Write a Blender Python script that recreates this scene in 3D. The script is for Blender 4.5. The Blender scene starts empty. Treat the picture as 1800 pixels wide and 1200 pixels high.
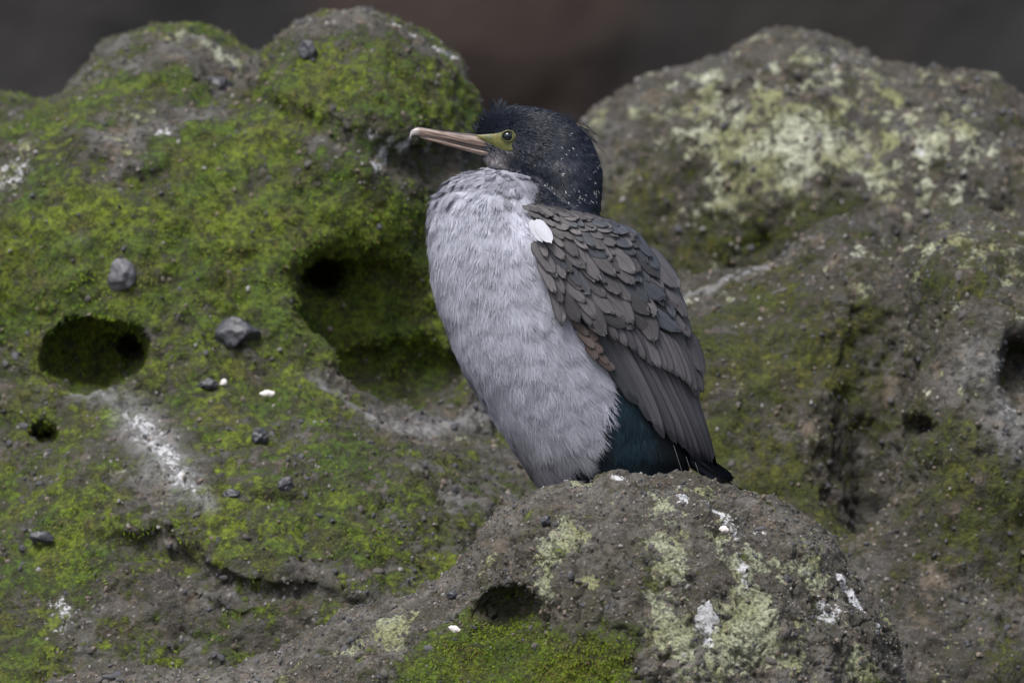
import bpy, math, random
import numpy as np
from mathutils import Vector, Matrix
rng = np.random.default_rng(7)
random.seed(7)
S = bpy.context.scene
COL = S.collection

# ------------------------------------------------------------------ camera, light, exposure
CAMD = 12.0                                  # camera to bird, metres; 1 photo pixel = 1 mm at the bird
cam = bpy.data.cameras.new('camera'); camo = bpy.data.objects.new('camera', cam); COL.objects.link(camo)
camo.location = (0, -CAMD, 0); camo.rotation_euler = (math.pi/2, 0, 0)
cam.sensor_width = 36; cam.lens = 36*CAMD/1.8; cam.clip_start = 0.5; cam.clip_end = 2000
cam.dof.use_dof = True; cam.dof.focus_distance = CAMD-0.04; cam.dof.aperture_fstop = 3.6
S.camera = camo
w = bpy.data.worlds.new('World'); S.world = w; w.use_nodes = True
nt = w.node_tree; nt.nodes.clear()
sky = nt.nodes.new('ShaderNodeTexSky'); sky.sky_type = 'NISHITA'; sky.sun_disc = False
SUN_EL, SUN_AZ = math.radians(58), math.radians(-150)     # azimuth from +Y, clockwise positive
sky.sun_elevation = SUN_EL; sky.sun_rotation = SUN_AZ; sky.dust_density = 4.0; sky.air_density = 1.0
hs = nt.nodes.new('ShaderNodeHueSaturation'); hs.inputs['Saturation'].default_value = 0.60
bg = nt.nodes.new('ShaderNodeBackground'); bg.inputs[1].default_value = 0.105
wo = nt.nodes.new('ShaderNodeOutputWorld')
nt.links.new(sky.outputs[0], hs.inputs['Color']); nt.links.new(hs.outputs[0], bg.inputs[0]); nt.links.new(bg.outputs[0], wo.inputs[0])
sl = bpy.data.lights.new('sun', 'SUN'); sl.energy = 1.85; sl.angle = math.radians(22); sl.color = (1.0, 0.975, 0.94)
so = bpy.data.objects.new('sun', sl); COL.objects.link(so); so.location = (-3, -4, 8)
sd = Vector((math.sin(SUN_AZ)*math.cos(SUN_EL), math.cos(SUN_AZ)*math.cos(SUN_EL), math.sin(SUN_EL)))
so.rotation_euler = sd.to_track_quat('Z', 'Y').to_euler()
S.view_settings.view_transform = 'Standard'; S.view_settings.look = 'None'
S.view_settings.exposure = 0.97; S.view_settings.gamma = 1; S.view_settings.use_curve_mapping = False

# ------------------------------------------------------------------ helpers
def W(px, py, Y=0.0):
    s = (CAMD+Y)/CAMD/1000
    return np.array([(px-900)*s, Y, (600-py)*s])
def proj(P):
    k = CAMD/(CAMD+P[:, 1])*1000
    return 900+P[:, 0]*k, 600-P[:, 2]*k

_tab = {}
def vnoise(P, seed=0):
    """value noise, -1..1"""
    if seed not in _tab:
        r = np.random.default_rng(seed+100); _tab[seed] = (r.permutation(4096).astype(np.int64), r.uniform(-1, 1, 4096).astype(np.float32))
    perm, val = _tab[seed]
    Fl = np.floor(P); f = (P-Fl).astype(np.float32); I = Fl.astype(np.int64)
    f = f*f*f*(f*(f*6-15)+10)
    def h(i, j, k): return val[perm[(perm[(perm[i & 4095]+j) & 4095]+k) & 4095]]
    x, y, z = I[:, 0], I[:, 1], I[:, 2]; fx, fy, fz = f[:, 0], f[:, 1], f[:, 2]
    def L(a, b, t): return a+(b-a)*t
    return L(L(L(h(x, y, z), h(x+1, y, z), fx), L(h(x, y+1, z), h(x+1, y+1, z), fx), fy),
             L(L(h(x, y, z+1), h(x+1, y, z+1), fx), L(h(x, y+1, z+1), h(x+1, y+1, z+1), fx), fy), fz)
def fbm(P, freq, octv, seed=0, gain=0.5):
    s = 0; a = 1.0; t = 0
    for o in range(octv):
        s = s+a*vnoise(P*freq+o*17.3, seed+o); t += a; a *= gain; freq *= 2.07
    return s/t
def sstep(a, b, x):
    t = np.clip((x-a)/(b-a), 0, 1); return t*t*(3-2*t)

def mesh_np(name, V, faces, smooth=True, attrs=None, uv=None, mat=None):
    """faces: list of int arrays (n,k)"""
    me = bpy.data.meshes.new(name)
    faces = [np.asarray(f, dtype=np.int32) for f in faces if len(f)]
    nl = sum(f.size for f in faces); nf = sum(len(f) for f in faces)
    me.vertices.add(len(V)); me.vertices.foreach_set('co', np.ascontiguousarray(V, dtype=np.float32).ravel())
    me.loops.add(nl); loops = np.concatenate([f.ravel() for f in faces]); me.loops.foreach_set('vertex_index', loops)
    tot = np.concatenate([np.full(len(f), f.shape[1], dtype=np.int32) for f in faces])
    st = np.concatenate([[0], np.cumsum(tot)[:-1]]).astype(np.int32)
    me.polygons.add(nf); me.polygons.foreach_set('loop_start', st)
    me.update(calc_edges=True)
    me.polygons.foreach_set('use_smooth', np.full(nf, smooth))
    for k, a in (attrs or {}).items():
        a = np.asarray(a, dtype=np.float32)
        if a.ndim == 2:
            at = me.attributes.new(k, 'FLOAT_COLOR', 'POINT')
            at.data.foreach_set('color', np.c_[a, np.ones(len(a), dtype=np.float32)].astype(np.float32).ravel())
        else:
            at = me.attributes.new(k, 'FLOAT', 'POINT'); at.data.foreach_set('value', a)
    if uv is not None:
        l = me.uv_layers.new(name='UVMap'); l.data.foreach_set('uv', np.asarray(uv, dtype=np.float32)[loops].ravel())
    if mat: me.materials.append(mat)
    me.validate(); return me
def obj(name, me, parent=None, label=None, cat=None, group=None, kind=None, loc=None):
    o = bpy.data.objects.new(name, me); COL.objects.link(o)
    if parent: o.parent = parent
    if label: o['label'] = label
    if cat: o['category'] = cat
    if group: o['group'] = group
    if kind: o['kind'] = kind
    if loc is not None: o.location = loc
    return o

# ---- signed distance pieces
def ell(P, c, r):
    q = (P-c)/r; k0 = np.sqrt((q*q).sum(-1)); q2 = q/r; k1 = np.sqrt((q2*q2).sum(-1))+1e-6
    return k0*(k0-1)/k1
def smin(a, b, k):
    h = np.clip(0.5+0.5*(b-a)/k, 0, 1); return b+(a-b)*h-k*h*(1-h)
def smax(a, b, k): return -smin(-a, -b, k)
def poly_d(P, pts):
    d = None
    for (a, ra), (b, rb) in zip(pts[:-1], pts[1:]):
        ba = b-a; t = np.clip(((P-a)@ba)/(ba@ba), 0, 1)
        dd = np.sqrt(((P-a-t[..., None]*ba)**2).sum(-1))-(ra+(rb-ra)*t)
        d = dd if d is None else np.minimum(d, dd)
    return d
class Rock:
    def __init__(s): s.adds = []; s.subs = []
    def add(s, px, py, Y, rx, rz, ry, k=0.12):
        sc = (CAMD+Y)/CAMD/1000; s.adds.append((W(px, py, Y).astype(np.float32), np.array([rx*sc, ry, rz*sc], np.float32), k))
    def base(s, P):
        f = None
        for c, r, k in s.adds:
            g = ell(P, c, r); f = g if f is None else smin(f, g, k)
        return f
    def f(s, P):
        d = s.base(P)
        for kind, a, k in s.subs:
            g = ell(P, *a) if kind == 'e' else poly_d(P, a)
            d = smax(d, -g, k)
        return d
    def hit(s, px, py, f=None):
        f = f or s.base; o = np.array([0, -CAMD, 0.0]); d = W(px, py, 0)-o; d /= np.linalg.norm(d); t = CAMD-1.2
        for _ in range(200):
            v = float(f((o+d*t)[None])[0])
            if v < 0.0008: return o+d*t
            t += v*0.7
            if t > CAMD+5: break
        return None
    def hole(s, px, py, rx, rz, depth, k=0.02, push=0.0):
        p = s.hit(px, py)
        if p is None: return
        sc = (CAMD+p[1])/CAMD/1000; p = p+np.array([0, push, 0]); s.subs.append(('e', (p.astype(np.float32), np.array([rx*sc, depth, rz*sc], np.float32)), k))
    def groove(s, pts, k=0.015, push=0.0):
        q = [(s.hit(x, y), r) for x, y, r in pts]; q = [(p+np.array([0, push+.004, 0]), r*1.7/1000) for p, r in q if p is not None]
        if len(q) > 1: s.subs.append(('p', q, k))
def surface_nets(F, org, h):
    s = F < 0; nx, ny, nz = F.shape
    off = [(i, j, k) for i in (0, 1) for j in (0, 1) for k in (0, 1)]
    c = np.zeros((nx-1, ny-1, nz-1), np.int8)
    for i, j, k in off: c += s[i:nx-1+i, j:ny-1+j, k:nz-1+k]
    act = (c > 0) & (c < 8); idx = np.argwhere(act); ids = np.full(act.shape, -1, np.int64); ids[act] = np.arange(len(idx))
    vals = [F[idx[:, 0]+i, idx[:, 1]+j, idx[:, 2]+k] for i, j, k in off]
    acc = np.zeros((len(idx), 3)); n = np.zeros(len(idx))
    for a in range(8):
        for b in range(a+1, 8):
            oa, ob = np.array(off[a]), np.array(off[b])
            if np.abs(oa-ob).sum() != 1: continue
            va, vb = vals[a], vals[b]; m = (va < 0) != (vb < 0)
            t = np.where(m, va/(va-vb+1e-12), 0)
            acc += np.where(m[:, None], oa+t[:, None]*(ob-oa), 0); n += m
    V = org+(idx+acc/n[:, None])*h
    quads = []
    for ax in range(3):
        sl0 = [slice(1, None)]*3; sl1 = [slice(1, None)]*3
        sl0[ax] = slice(0, -1); sl1[ax] = slice(1, None)
        a, b = s[tuple(sl0)], s[tuple(sl1)]
        o1, o2 = [(1, 2), (2, 0), (0, 1)][ax]
        for sign in (0, 1):
            m = (a & ~b) if sign == 0 else (~a & b)
            e = np.argwhere(m)
            for q in range(3):
                if q != ax: e[:, q] += 1
            ok = np.all(e < np.array(act.shape), axis=1); e = e[ok]
            def cid(d1, d2):
                g = e.copy(); g[:, o1] -= d1; g[:, o2] -= d2; return ids[g[:, 0], g[:, 1], g[:, 2]]
            q4 = np.stack([cid(1, 1), cid(0, 1), cid(0, 0), cid(1, 0)], 1)
            if sign: q4 = q4[:, ::-1]
            quads.append(q4[(q4 >= 0).all(1)])
    return V, np.concatenate(quads)
def subdiv(V, Q):
    E = np.concatenate([Q[:, [0, 1]], Q[:, [1, 2]], Q[:, [2, 3]], Q[:, [3, 0]]]); Es = np.sort(E, 1)
    key = Es[:, 0]*len(V)+Es[:, 1]; u, first, inv = np.unique(key, return_index=True, return_inverse=True)
    mid = (V[Es[first, 0]]+V[Es[first, 1]])/2; cen = V[Q].mean(1)
    n = len(V); m = inv.reshape(4, len(Q)).T+n; c = np.arange(len(Q))+n+len(u)
    Q2 = np.concatenate([np.stack([Q[:, i], m[:, i], c, m[:, (i+3) % 4]], 1) for i in range(4)])
    return np.concatenate([V, mid, cen]), Q2
def grad(f, V, e=0.002):
    g = np.stack([f(V+np.eye(3)[i]*e)-f(V-np.eye(3)[i]*e) for i in range(3)], 1)/(2*e)
    return g
def vnormals(V, Q):
    fn = np.cross(V[Q[:, 2]]-V[Q[:, 0]], V[Q[:, 3]]-V[Q[:, 1]]); N = np.zeros_like(V)
    for i in range(4):
        for a in range(3): N[:, a] += np.bincount(Q[:, i], fn[:, a], len(V))
    return N/(np.linalg.norm(N, axis=1, keepdims=True)+1e-12)
def build_sdf(f, lo, hi, h, sub=1, project=1):
    lo, hi = np.array(lo, float), np.array(hi, float); n = np.ceil((hi-lo)/h).astype(int)+1
    ax = [(lo[i]+np.arange(n[i])*h).astype(np.float32) for i in range(3)]
    F = np.empty(n, np.float32)
    yz = np.stack(np.meshgrid(ax[1], ax[2], indexing='ij'), -1)
    for s0 in range(0, n[0], 16):
        xs = ax[0][s0:s0+16]; P = np.empty((len(xs),)+yz.shape[:2]+(3,), np.float32)
        P[..., 0] = xs[:, None, None]; P[..., 1:] = yz[None]; F[s0:s0+16] = f(P.reshape(-1, 3)).reshape(P.shape[:3])
    V, Q = surface_nets(F, lo, h)
    for _ in range(sub): V, Q = subdiv(V, Q)
    for _ in range(project):
        g = grad(f, V); v = f(V); V = V-np.clip(v/np.maximum((g*g).sum(1), .3), -h, h)[:, None]*g*0.9
    return V, Q

# ---- node helpers
class NM:
    def __init__(s, name):
        s.m = bpy.data.materials.new(name); s.m.use_nodes = True; s.t = s.m.node_tree; s.t.nodes.clear()
        s.out = s.t.nodes.new('ShaderNodeOutputMaterial'); s.b = s.t.nodes.new('ShaderNodeBsdfPrincipled'); s.L(s.b.outputs[0], s.out.inputs[0])
    def L(s, a, b): s.t.links.new(a, b)
    def N(s, t, **kw):
        n = s.t.nodes.new(t)
        for k, v in kw.items():
            if k.startswith('i_'):
                key = k[2:]; key = int(key) if key.isdigit() else key
                if hasattr(v, 'is_output'): s.L(v, n.inputs[key])
                else: n.inputs[key].default_value = v
            else: setattr(n, k, v)
        return n
    def attr(s, n, out=2): return s.N('ShaderNodeAttribute', attribute_name=n).outputs[out]
    def coord(s): return s.N('ShaderNodeTexCoord').outputs['Object']
    def noise(s, v, sc, det=4, rough=.55, dist=0.0): return s.N('ShaderNodeTexNoise', i_Vector=v, i_Scale=sc, i_Detail=det, i_Roughness=rough, i_Distortion=dist).outputs[0]
    def voro(s, v, sc, out=0, rnd=1.0): return s.N('ShaderNodeTexVoronoi', i_Vector=v, i_Scale=sc, i_Randomness=rnd).outputs[out]
    def mth(s, op, a, b=0.5, c=0.5, clamp=False): return s.N('ShaderNodeMath', operation=op, use_clamp=clamp, i_0=a, i_1=b, i_2=c).outputs[0]
    def rng(s, v, a, b, c=0.0, d=1.0):
        return s.N('ShaderNodeMapRange', i_0=v, i_1=a, i_2=b, i_3=c, i_4=d, interpolation_type='SMOOTHSTEP').outputs[0]
    def mix(s, f, a, b, mode='MIX'):
        n = s.t.nodes.new('ShaderNodeMix'); n.data_type = 'RGBA'; n.blend_type = mode
        for i, v in ((0, f), (6, a), (7, b)):
            if hasattr(v, 'is_output'): s.L(v, n.inputs[i])
            else: n.inputs[i].default_value = v if i == 0 else (*v, 1) if len(v) == 3 else v
        return n.outputs[2]
    def bump(s, h, st, dist, nrm=None):
        n = s.N('ShaderNodeBump', i_Strength=st, i_Distance=dist, i_Height=h)
        if nrm is not None: s.L(nrm, n.inputs['Normal'])
        return n.outputs[0]
    def set(s, **kw):
        for k, v in kw.items():
            k = k.replace('_', ' ')
            if hasattr(v, 'is_output'): s.L(v, s.b.inputs[k])
            else: s.b.inputs[k].default_value = (*v, 1) if isinstance(v, tuple) and len(v) == 3 else v
        return s.m

def rock_material(name, c1, c2, moss1, moss2, lich, fine=1.0):
    m = NM(name); v = m.coord()
    n1 = m.noise(v, 6, 5); n2 = m.noise(v, 34, 6, .65); n3 = m.noise(v, 150*fine, 4, .7); n4 = m.noise(v, 15, 4, .6, .6)
    base = m.mix(m.rng(n1, .35, .65), c1, c2)
    base = m.mix(m.rng(n4, .52, .68), base, (.15, .118, .09))           # rusty earth patches
    base = m.mix(m.rng(n2, .34, .58, .85, 0), base, (.028, .023, .020)); base = m.mix(m.rng(m.noise(v, 11, 4, .65), .36, .52, .7, 0), base, (.045, .038, .030))
    base = m.mix(m.rng(n3, .52, .70, 0, .6), base, (.27, .25, .24))     # pale grit
    cr = m.voro(v, 70*fine); crn = m.N('ShaderNodeTexVoronoi', i_Vector=v, i_Scale=70*fine)
    rc = m.N('ShaderNodeSeparateColor', i_0=crn.outputs[1]).outputs
    grain = m.mth('MULTIPLY', m.rng(cr, .30, .20), m.rng(rc[0], .72, .78))
    base = m.mix(grain, base, m.mix(rc[1], (.05, .055, .065), (.33, .30, .27)))
    base = m.mix(m.rng(m.noise(v, 18, 5, .65), .36, .66, 0, .34), base, (.058, .058, .026))       # thin olive algae film
    # lichen
    lp = m.noise(v, 13, 3, .6); wob = m.mix(.035, v, m.N('ShaderNodeTexNoise', i_Vector=v, i_Scale=28, i_Detail=3).outputs[1], 'ADD')
    ln = m.noise(wob, 34, 6, .72, .2)
    la = m.mth('ADD', m.attr('lichen'), m.mth('ADD', m.mth('MULTIPLY', m.mth('SUBTRACT', ln, .5), 1.8), m.mth('MULTIPLY', m.mth('SUBTRACT', lp, .5), 1.5)))
    lm = m.rng(la, .46, .56)
    lcol = m.mix(m.rng(m.noise(v, 9, 3), .4, .62), lich, (.30, .31, .15)); lcol = m.mix(m.rng(m.noise(v, 190, 3), .36, .62, .75, 0), lcol, (.07, .075, .05))
    base = m.mix(m.mth('MULTIPLY', lm, .93), base, lcol)
    # guano, salt
    wn = m.noise(wob, 62, 5, .7); wa = m.mth('ADD', m.attr('white'), m.mth('MULTIPLY', m.mth('SUBTRACT', wn, .5), 2.1))
    base = m.mix(m.rng(wa, .52, .66), base, m.mix(n3, (.38, .40, .43), (.80, .80, .82)))
    # moss
    mn = m.noise(v, 24, 6, .7, .3); ma = m.mth('ADD', m.attr('moss'), m.mth('MULTIPLY', m.mth('SUBTRACT', mn, .5), 1.7))
    ma = m.mth('ADD', ma, m.mth('MULTIPLY', m.mth('SUBTRACT', m.noise(v, 75, 4, .7), .5), 1.1))
    mm = m.mth('MULTIPLY', m.rng(ma, .32, .68), m.rng(m.noise(v, 160, 3, .7), .30, .52, .45, 1.0)); mv = m.noise(v, 7, 3); mf = m.noise(v, 120, 4, .7)
    mcol = m.mix(m.rng(mv, .38, .62), moss1, moss2); mcol = m.mix(m.rng(m.noise(v, 13, 3), .5, .64, 0, .7), mcol, (.115, .10, .025)); mcol = m.mix(m.rng(mf, .35, .65, .7, 0), mcol, (.016, .02, .005))
    base = m.mix(m.rng(ma, .22, .50, 0, .78), base, (.036, .034, .020))
    mcol = m.mix(m.rng(m.noise(v, 48, 4, .7), .40, .56, .85, 0), mcol, (.022, .028, .007))
    base = m.mix(m.mth('MULTIPLY', mm, .95), base, mcol)
    fi = m.mth('MULTIPLY', m.attr('film'), m.rng(m.noise(v, 45, 6, .75), .28, .62)); base = m.mix(fi, base, (.42, .43, .45))
    shade_amt = m.attr('recess_shade'); base = m.mix(shade_amt, base, (.012, .013, .009))  # shade of holes and crevices painted into the base colour
    h = m.mth('ADD', m.mth('MULTIPLY', n2, 1.0), m.mth('ADD', m.mth('MULTIPLY', n3, .55), m.mth('MULTIPLY', m.mth('ADD', lm, mm), .15)))
    h = m.mth('SUBTRACT', h, m.mth('MULTIPLY', cr, -.25))
    return m.set(Base_Color=base, Roughness=m.mix(n2, (.95,)*3, (.62,)*3), Normal=m.bump(h, 1.0, .016), Specular_IOR_Level=.35)

# ------------------------------------------------------------------ ground, far cliff
def grid_mesh(name, x0, x1, y0, y1, nx, ny, fz, mat, vertical=False):
    X, Y = np.meshgrid(np.linspace(x0, x1, nx), np.linspace(y0, y1, ny), indexing='ij')
    P = fz(X.ravel(), Y.ravel()); i = np.arange(nx*ny).reshape(nx, ny)
    Q = np.stack([i[:-1, :-1], i[1:, :-1], i[1:, 1:], i[:-1, 1:]], -1).reshape(-1, 4)
    return mesh_np(name, P, [Q], mat=mat)
gm = NM('shingle'); v = gm.coord()
vo = gm.N('ShaderNodeTexVoronoi', i_Vector=v, i_Scale=14.0)
gm.set(Base_Color=gm.mix(gm.N('ShaderNodeSeparateColor', i_0=vo.outputs[1]).outputs[0], (.03, .03, .032), (.11, .10, .095)), Roughness=.8,
       Normal=gm.bump(gm.mth('SUBTRACT', 1.0, vo.outputs[0]), 1.0, .05))
GZ = -1.45
def gfun(X, Y):
    P = np.stack([X, Y, 0*X], 1); near = np.exp(-(X**2+Y**2)/900)
    return np.stack([X, Y, GZ+near*.12*fbm(P, .7, 4, 3)], 1)
a = np.sign(np.linspace(-1, 1, 161))*np.abs(np.linspace(-1, 1, 161))**3*900
XX, YY = np.meshgrid(a, a+2, indexing='ij'); ii = np.arange(161*161).reshape(161, 161)
obj('ground', mesh_np('ground', gfun(XX.ravel(), YY.ravel()), [np.stack([ii[:-1, :-1], ii[1:, :-1], ii[1:, 1:], ii[:-1, 1:]], -1).reshape(-1, 4)], mat=gm.m), kind='structure')
cm = NM('cliff_rock'); v = cm.coord()
cx = cm.mth('ADD', cm.N('ShaderNodeSeparateXYZ', i_0=v).outputs[0], cm.mth('MULTIPLY', cm.mth('SUBTRACT', cm.noise(v, .5, 3, .6), .5), 2.6))
band = lambda a, b, c, d: cm.mth('MULTIPLY', cm.rng(cx, a, b), cm.rng(cx, d, c))
ccol = cm.mix(band(-1.9, -.9, .7, 1.9), (.006, .0055, .0065), (.024, .0150, .0115)); ccol = cm.mix(band(-9, -5, -3.6, -2.9), ccol, (.015, .0135, .0135)); ccol = cm.mix(band(1.2, 2.0, 3.0, 3.6), ccol, (.010, .008, .0075))
cm.set(Base_Color=ccol, Roughness=.95, Normal=cm.bump(cm.noise(v, 1.2, 6, .6), .8, .4))
def cfun(X, Z):
    P = np.stack([X, 0*X, Z], 1); d = 2.6*fbm(P*np.array([1, 1, .35]), .12, 5, 9)+.5*np.abs(fbm(P*np.array([.4, 1, 2.0]), .8, 3, 12))
    return np.stack([X, 46-d*1.4+Z*.22, Z+GZ-.6], 1)
obj('cliff', grid_mesh('cliff', -70, 70, 0, 22, 281, 60, cfun, cm.m), kind='structure')

# ------------------------------------------------------------------ the rocks
M_FG = rock_material('pebbly_lava_rock', (.080, .073, .063), (.21, .195, .18), (.17, .24, .012), (.08, .13, .009), (.40, .42, .29), 1.5)
M_LEFT = rock_material('mossy_lava_rock', (.058, .054, .048), (.15, .148, .148), (.175, .235, .012), (.075, .135, .010), (.42, .44, .34))
M_RIGHT = rock_material('lichened_lava_rock', (.038, .034, .029), (.115, .110, .106), (.115, .125, .012), (.06, .08, .008), (.58, .60, .46))

def blob(P, hits, falloff=True):
    v = np.zeros(len(P))
    for c, r, a in hits:
        if c is None: continue
        d = np.sqrt(((P-c)**2).sum(1))/math.sqrt(r*r+.014**2); v += a*np.exp(-d*d)
    return v
def streak(P, pts, a):
    pts = [(p, r) for p, r in pts if p is not None]
    if len(pts) < 2: return np.zeros(len(P))
    v = np.zeros(len(P))
    for (p, r), (q, r2) in zip(pts[:-1], pts[1:]):
        ba = q-p; t = np.clip(((P-p)@ba)/(ba@ba+1e-9), 0, 1); d = np.sqrt(((P-p-t[:, None]*ba)**2).sum(1))/(r+(r2-r)*t)
        v = np.maximum(v, a*np.exp(-d*d))
    return v

def make_rock(name, R, box, h, sub, disp, paint, mat, label, cat):
    V, Q = build_sdf(R.f, box[0], box[1], h, sub, 1)
    N = vnormals(V, Q)
    A = paint(R, V)
    d = sum(a*fbm(V, f, o, s) for a, f, o, s in disp)
    d = d-.35*disp[0][0]*np.abs(fbm(V, 9, 3, 77))
    # fluffy cushions where moss grows, crusts where lichen grows
    mn = fbm(V, 40, 3, 55)
    d = d+np.clip(A['moss'], 0, 1)*(.001+.006*mn)*(1 if sub else .6)
    ridg = 1-np.abs(fbm(V, 22, 3, 31)); d = d-.010*sstep(.93, 1.0, ridg)*(A['moss'] < .5)
    V = V+N*d[:, None]
    N = vnormals(V, Q)
    me = mesh_np(name, V, [Q], attrs=A, mat=mat)
    o = obj(name, me, label=label, cat=cat)
    return o, V, N, A, Q

# foreground boulder
FG = Rock()
FG.add(1205, 1275, -.10, 395, 426, .36, .1)
FG.add(1010, 1220, -.08, 265, 362, .34, .09)
FG.add(740, 1345, -.05, 330, 285, .34, .1)
FG.add(300, 1430, 0, 470, 258, .36, .1)
FG.add(1080, 875, -.08, 38, 38, .06, .03)
FG.add(1190, 885, -.08, 60, 45, .07, .05)
FG.add(1000, 1900, -.02, 760, 600, .50, .15)
FG.hole(884, 1080, 56, 44, .10, .03)
FG.hole(905, 1112, 66, 52, .05, .05)
FG.hole(1455, 1070, 40, 22, .008, .008)
def paint_fg(R, V):
    H = lambda x, y: R.hit(x, y, R.f)
    li = blob(V, [(H(x, y), r/1000, a) for x, y, r, a in [(985, 950, 38, .55), (960, 985, 30, .35), (1180, 965, 40, .5), (1185, 1000, 25, .35), (1175, 885, 45, .4), (1330, 1100, 42, .62), (1320, 1060, 24, .5),
        (1040, 1020, 22, .5), (955, 1030, 28, .45), (1220, 1120, 70, .42), (1150, 1090, 40, .3), (1440, 1010, 50, .25), (680, 1110, 40, .45), (700, 1140, 25, .3), (520, 1180, 45, .4), (1290, 1010, 40, .3),
        (1345, 985, 30, .4), (1510, 1150, 40, .3), (1030, 850, 40, .35), (600, 1150, 40, .3), (1270, 940, 35, .3), (1390, 1180, 50, .3)]])+.12+.07*sstep(960, 1150, proj(V)[0])
    wh = blob(V, [(H(x, y), r/1000, a) for x, y, r, a in [(1240, 1075, 18, .6), (1250, 1100, 14, .6), (1340, 930, 14, .4), (1420, 1000, 16, .35), (1400, 1060, 12, .35), (1100, 1040, 10, .3), (1540, 1110, 16, .5), (1245, 1130, 12, .4), (1090, 845, 22, .55), (1200, 878, 18, .5), (1305, 1000, 16, .5), (1458, 1072, 34, .62), (1275, 905, 14, .4)]])
    wh = np.maximum(wh, streak(V, [(H(x, y), r/1000) for x, y, r in [(1485, 1010, 12), (1510, 1045, 16), (1530, 1085, 12)]], .75))
    wh = np.maximum(wh, streak(V, [(H(x, y), r/1000) for x, y, r in [(1240, 880, 10), (1290, 920, 12), (1300, 960, 10), (1310, 1030, 14)]], .45))+.02
    mo = blob(V, [(H(x, y), r/1000, a) for x, y, r, a in [(880, 1175, 105, .8), (820, 1195, 100, .6), (1070, 1165, 75, .5), (900, 1110, 50, .4), (740, 1190, 80, .4), (980, 1200, 100, .4), (1120, 1060, 60, .2), (1540, 1180, 40, .3)]])+.10+.30*fbm(V, 13, 3, 45)
    da = blob(V, [(H(886, 1082), .040, .7)])  # painted shade inside the small hole
    return dict(moss=mo, lichen=li*1.25, white=wh*1.25, recess_shade=np.clip(da, 0, .8))
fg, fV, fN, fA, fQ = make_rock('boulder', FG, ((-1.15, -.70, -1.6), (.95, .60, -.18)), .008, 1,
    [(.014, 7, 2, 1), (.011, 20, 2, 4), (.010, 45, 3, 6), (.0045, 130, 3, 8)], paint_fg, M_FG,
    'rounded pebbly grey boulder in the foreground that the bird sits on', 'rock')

# left outcrop
LF = Rock()
LF.add(330, 830, 1.55, 660, 640, .75, .1)
LF.add(305, 330, 1.75, 215, 290, .45, .12)
LF.add(628, 310, 1.5, 232, 296, .48, .12)
LF.add(-70, 430, 1.85, 300, 270, .45, .1)
LF.add(200, 500, 1.35, 380, 310, .42, .12)
LF.add(470, 1330, 1.0, 800, 640, .70, .12)
LF.add(100, 1420, .75, 520, 390, .55, .10)
LF.add(400, 1900, 1.25, 950, 600, 1.0, .2)
LF.hole(705, 592, 185, 146, .13, .02, .02)
LF.hole(705, 648, 152, 82, .17, .005, .06)
LF.hole(620, 520, 110, 90, .13, .05, .01)
LF.hole(570, 482, 52, 44, .30, .03, 0)
LF.hole(168, 622, 98, 62, .15, .008, .03)
LF.hole(225, 608, 34, 36, .26, .012)
LF.hole(70, 762, 28, 21, .12, .01)
LF.groove([(150, 935, 6), (230, 958, 22), (290, 965, 24), (340, 1000, 16), (430, 1040, 12), (560, 1040, 10), (640, 1070, 8)], .012)
LF.groove([(440, 170, 4), (520, 205, 8), (620, 255, 10), (700, 283, 13), (800, 285, 13), (850, 270, 8)], .04)
LF.groove([(140, 270, 8), (200, 312, 16), (270, 318, 14), (300, 290, 8)], .03)
LF.groove([(430, 80, 14), (400, 130, 18), (360, 170, 10)], .04)
LF.hole(500, 880, 60, 10, .02, .02)
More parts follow.
